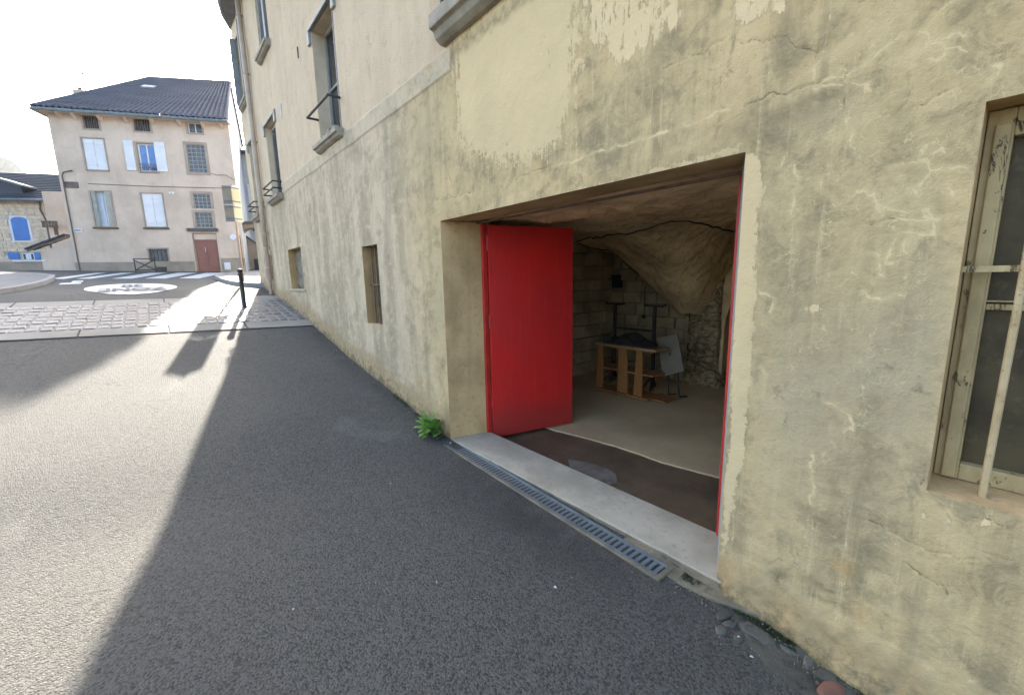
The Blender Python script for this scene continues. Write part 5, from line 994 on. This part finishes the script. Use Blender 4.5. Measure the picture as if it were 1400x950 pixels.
# stone house
OS = -5.0; e, s0, o0 = place('stone_house', 'pale stone house with blue shutters and slate roof at the far left', 'house', 10.5, OS); pt = put(e, s0, o0)
a0, a1_ = hp(67, 320, OS)[0], hp(67, 320, OS)[0]+9; zt_ = hp(30, 274, OS)[1]; b = MB(); b.box(a0, a1_, OS-6, OS, -1, zt_); pt(b, 'wall', 'stonejoint')
wa = rc(29, 313, 22, 30, OS); wb = rc(19.5, 350, 15, 9, OS); wc = rc(40, 351, 16, 9, OS); wd2 = rc(52, 350, 8, 9, OS)
b = MB(); z = hp(30, 360, OS)[1]-.3; r2 = random.Random(9)
while z < zt_-.05:
    hh = .17; s = a0+.005-r2.random()*.1
    while s < a0+5.5:
        ww = r2.uniform(.26, .48); x0_, x1_ = max(s, a0+.004), s+ww-.015
        if not any(r_[0]-.1 < (x0_+x1_)/2 < r_[1]+.1 and r_[2]-.06 < z+hh/2 < r_[3]+.08 for r_ in (wa, wb, wc, wd2)): o_ = r2.uniform(.012, .035); b.box(x0_, x1_, OS+.001, OS+o_, z, z+hh-.015)
        s += ww
    z += hh
o = pt(b, 'stone_courses', 'stonewall'); o['kind'] = 'stuff'
a, a1, c, c1 = wa; b = MB(); N3 = 10; arc = [((a+a1)/2+(a1-a)/2*math.cos(t), c1-.12+.16*math.sin(t)) for t in np.linspace(0, math.pi, N3)]
b.prism([(a, OS+.03, c), (a1, OS+.03, c)][::-1]+[(x, OS+.03, z) for x, z in arc][::-1] if False else [(a, OS+.02, c)]+[(x, OS+.02, z) for x, z in arc[::-1]]+[(a1, OS+.02, c)], (0, .03, 0)); pt(b, 'shutter', 'blue')
b = MB(); b.box(a-.09, a, OS+.002, OS+.04, c-.05, c1-.1); b.box(a1, a1+.09, OS+.002, OS+.04, c-.05, c1-.1); b.box(a-.12, a1+.12, OS+.002, OS+.07, c-.12, c-.05); pt(b, 'surround', 'white')
b = MB(); b.box(a-.05, a1+.05, OS+.002, OS+.015, c1-.1, c1+.1); pt(b, 'surround', 'white')
for r_, m in ((wb, 'blue'), (wd2, 'blue')): b = MB(); b.box(r_[0], r_[1], OS+.02, OS+.05, r_[2], r_[3]); pt(b, 'shutter', m, .004)
b = MB(); b.box(wc[0], wc[1], OS+.01, OS+.04, wc[2], wc[3]); w_o = pt(b, 'window', 'white')
for k in range(3): s = wc[0]+(wc[1]-wc[0])*k/3; b = MB(); b.box(s+.03, s+(wc[1]-wc[0])/3-.03, OS+.041, OS+.045, wc[2]+.03, wc[3]-.03); q_ = b.build('pane', MT['milk' if k == 1 else 'glass'], w_o, loc=(s0*0, 0, 0)); q_.location = (0, 0, 0); 
for q_ in w_o.children:
    for v in q_.data.vertices: v.co.x -= s0; v.co.y -= o0
RD = 3.0; rzt = hp(40, 237, OS-RD)[1]; sr = hp(78, 237, OS-RD)[0]
b = MB(); n = 16; ea, eb = np.array([a0-.35, OS+.3, zt_+.0]), np.array([a1_, OS+.3, zt_+.0]); ra_, rb_ = np.array([a0-.35, OS-RD, rzt]), np.array([a1_, OS-RD, rzt])
for k in range(n):
    t0, t1 = k/n, (k+1)/n; up = np.array([0, .02, .05]); b.add([ea*(1-t0)+ra_*t0+up, eb*(1-t0)+rb_*t0+up, eb*(1-t1)+rb_*t1, ea*(1-t1)+ra_*t1], [(0, 1, 2, 3)])
    b.add([ea*(1-t0)+ra_*t0, eb*(1-t0)+rb_*t0, eb*(1-t0)+rb_*t0+up, ea*(1-t0)+ra_*t0+up], [(0, 1, 2, 3)])
b.quad(ra_, rb_, rb_+[0, -3, -2], ra_+[0, -3, -2]); b.add([ea, ra_, ra_+[0, -3, -2]], [(0, 1, 2)]); pt(b, 'roof', 'slate')
b = MB(); b.tube([ea+[0, .06, -.03], eb+[0, .06, -.03]], .06, 8); pt(b, 'gutter', 'galv'); b = MB(); b.tube([(a0+.05, OS+.08, zt_-.05), (a0+.12, OS+.06, zt_-.4), (a0-.02, OS+.06, zt_-.9), (a0-.02, OS+.06, -.2)], .035, 6); pt(b, 'downpipe', 'oldwood')
dq = hp(45, 256, OS-.6); dt = hp(-8, 241, OS-.6); b = MB(); yy = OS-.3; s1_, z1_ = dq[0], dq[1]; s2_, z2_ = dt[0], dt[1]
b.prism([(s1_, yy+.3, z1_), (s2_, yy+.3, z2_), (s2_+(s2_-s1_), yy+.3, z1_), (s2_+(s2_-s1_), yy+.3, z1_-.1), (s2_, yy+.3, z2_-.1), (s1_, yy+.3, z1_-.1)], (0, -2.2, 0)); pt(b, 'dormer_roof', 'galv')
b = MB(); b.prism([(s1_+.25, yy, z1_-.55), (s2_, yy, z1_-.55), (s2_+(s2_-s1_)-.25, yy, z1_-.55), (s2_+(s2_-s1_)-.25, yy, z1_+.02), (s2_, yy, z2_-.1), (s1_+.25, yy, z1_+.02)], (0, -1.5, 0)); pt(b, 'dormer_wall', 'slate')
# alley behind the corner: pale house, garden wall with arch
OB = -9.0; q = hp(345, 300, OB); e, s0, o0 = place('alley_house', 'pale grey house in the alley between the pink house and the street building', 'house', q[0], OB); pt = put(e, s0, o0)
zt_ = hp(338, 212, OB)[1]; a1_ = hp(334, 300, OB)[0]; a0 = hp(400, 300, OB)[0]
b = MB(); b.box(a0, a1_, OB-5, OB, -1, zt_); pt(b, 'wall', 'gable'); b = MB(); b.box(a0-.2, a1_+.3, OB-5.2, OB+.35, zt_, zt_+.18); pt(b, 'eave', 'tiles')
b = MB(); b.prism([(a0-.2, OB+.35, zt_+.18), (a0-.2, OB-5.2, zt_+.18), (a0-.2, OB-2.4, zt_+1.0)], (a1_-a0+.5, 0, 0)); pt(b, 'roof', 'tiles')
r_ = rc(341.5, 265, 4, 26, OB); b = MB(); b.box(r_[0], r_[1], OB, OB+.03, r_[2], r_[3]); pt(b, 'window', 'white')
r_ = rc(350, 310, 10, 12, OB); b = MB(); b.box(r_[0], r_[1], OB, OB+.03, r_[2], r_[3]); pt(b, 'window', 'glass')
OG = -3.0; q = hp(345, 340, OG); e, s0, o0 = place('garden_wall', 'beige garden wall with dark coping at the mouth of the alley', 'wall', q[0], OG); pt = put(e, s0, o0)
a1_ = hp(330, 340, OG)[0]; a0 = hp(392, 340, OG)[0]; z1_, z2_ = hp(333, 316, OG)[1], hp(352, 334, OG)[1]; sm = hp(352, 334, OG)[0]
b = MB(); b.prism([(a1_, OG, -.6), (a1_, OG, z1_), (sm, OG, z2_), (a0, OG, z2_-.3), (a0, OG, -.6)], (0, -.3, 0)); pt(b, 'wall_panel', 'house_base')
b = MB(); b.tube([(a1_, OG+.05, z1_), (sm, OG+.05, z2_), (a0, OG+.05, z2_-.3)], .04, 6); pt(b, 'coping', 'lintel')
b = MB(); r_ = rc(351, 362, 6, 16, OG); b.box(r_[0], r_[1], OG, OG+.03, -.3, r_[3]); pt(b, 'gate', 'dark_metal')
OC = -1.2; q = hp(340, 305, OC); e, s0, o0 = place('alley_canopy', 'small dark-roofed canopy on an ochre bracket above the alley', 'canopy', q[0], OC); pt = put(e, s0, o0)
r_ = rc(342, 304, 30, 3, OC); z1_ = r_[3]; b = MB(); b.box(r_[0], r_[1], OC-.8, OC, r_[2], r_[3]); pt(b, 'canopy_roof', 'lintel', .005)
sA, sB = r_[0]+.05, r_[1]-.05; zz = hp(342, 316, OC)[1]; arc = [(sA, r_[2]-.003), (sB, r_[2]-.003), (sB, zz-.05)]+[(sB-(sB-sA)*(1-math.cos(t))*.97, zz-.05+(r_[2]-zz-.02)*.75*math.sin(t)) for t in np.linspace(.15, 1.5, 6)]
b = MB(); b.prism([(x, OC-.1, z) for x, z in arc], (0, -.5, 0)); pt(b, 'bracket', 'house_base')
# wooded hill far beyond
cr = [(-260, 250), (-160, 205), (-60, 180), (-20, 203), (0, 213), (14, 219), (26, 228), (40, 238), (60, 249), (90, 262), (140, 285)]; YM = 620.; b = MB(); top = []
for i in range(len(cr)-1):
    for k in range(6):
        t = k/6; u, v = cr[i][0]*(1-t)+cr[i+1][0]*t, cr[i][1]*(1-t)+cr[i+1][1]*t; top.append(ony(u, v, YM)+np.array([0, 0, 3*mnoise.noise((i+t, 3, 3))]))
n = len(top); rows = []
for f_, dy in ((0, -260), (.3, -190), (.6, -120), (.85, -50), (1, 0), (.7, 120), (0, 300)):
    rows.append([(p[0]*(1+.0), YM+dy+14*mnoise.noise((i*.35, dy*.03, 1)), 2.0+(p[2]-2.0)*f_+(9*mnoise.noise((i*.4, dy*.02, 7)) if 0 < f_ < 1 else 0)) for i, p in enumerate(top)])
b.add([p for r_ in rows for p in r_], [(j*n+i, j*n+i+1, (j+1)*n+i+1, (j+1)*n+i) for j in range(len(rows)-1) for i in range(n-1)]); o = b.build('mountain', MT['mountain'], smooth=True); tag(o, kind='structure')

# the air: a closed box round everything, the sky outside it
hz = MB(); hz.box(-1500, 1500, -1200, 1600, -4.5, max(p[2] for p in top)+15); ho = hz.build('haze', None); tag(ho, kind='stuff')
hm = bpy.data.materials.new('haze_air'); hm.use_nodes = True; ht = hm.node_tree; ht.nodes.remove(ht.nodes['Principled BSDF']); pv = ht.nodes.new('ShaderNodeVolumePrincipled')
pv.inputs['Density'].default_value = .00013; pv.inputs['Color'].default_value = (.92, .95, 1, 1); pv.inputs['Anisotropy'].default_value = .45
ht.links.new(pv.outputs[0], ht.nodes['Material Output'].inputs['Volume']); ho.data.materials.append(hm)
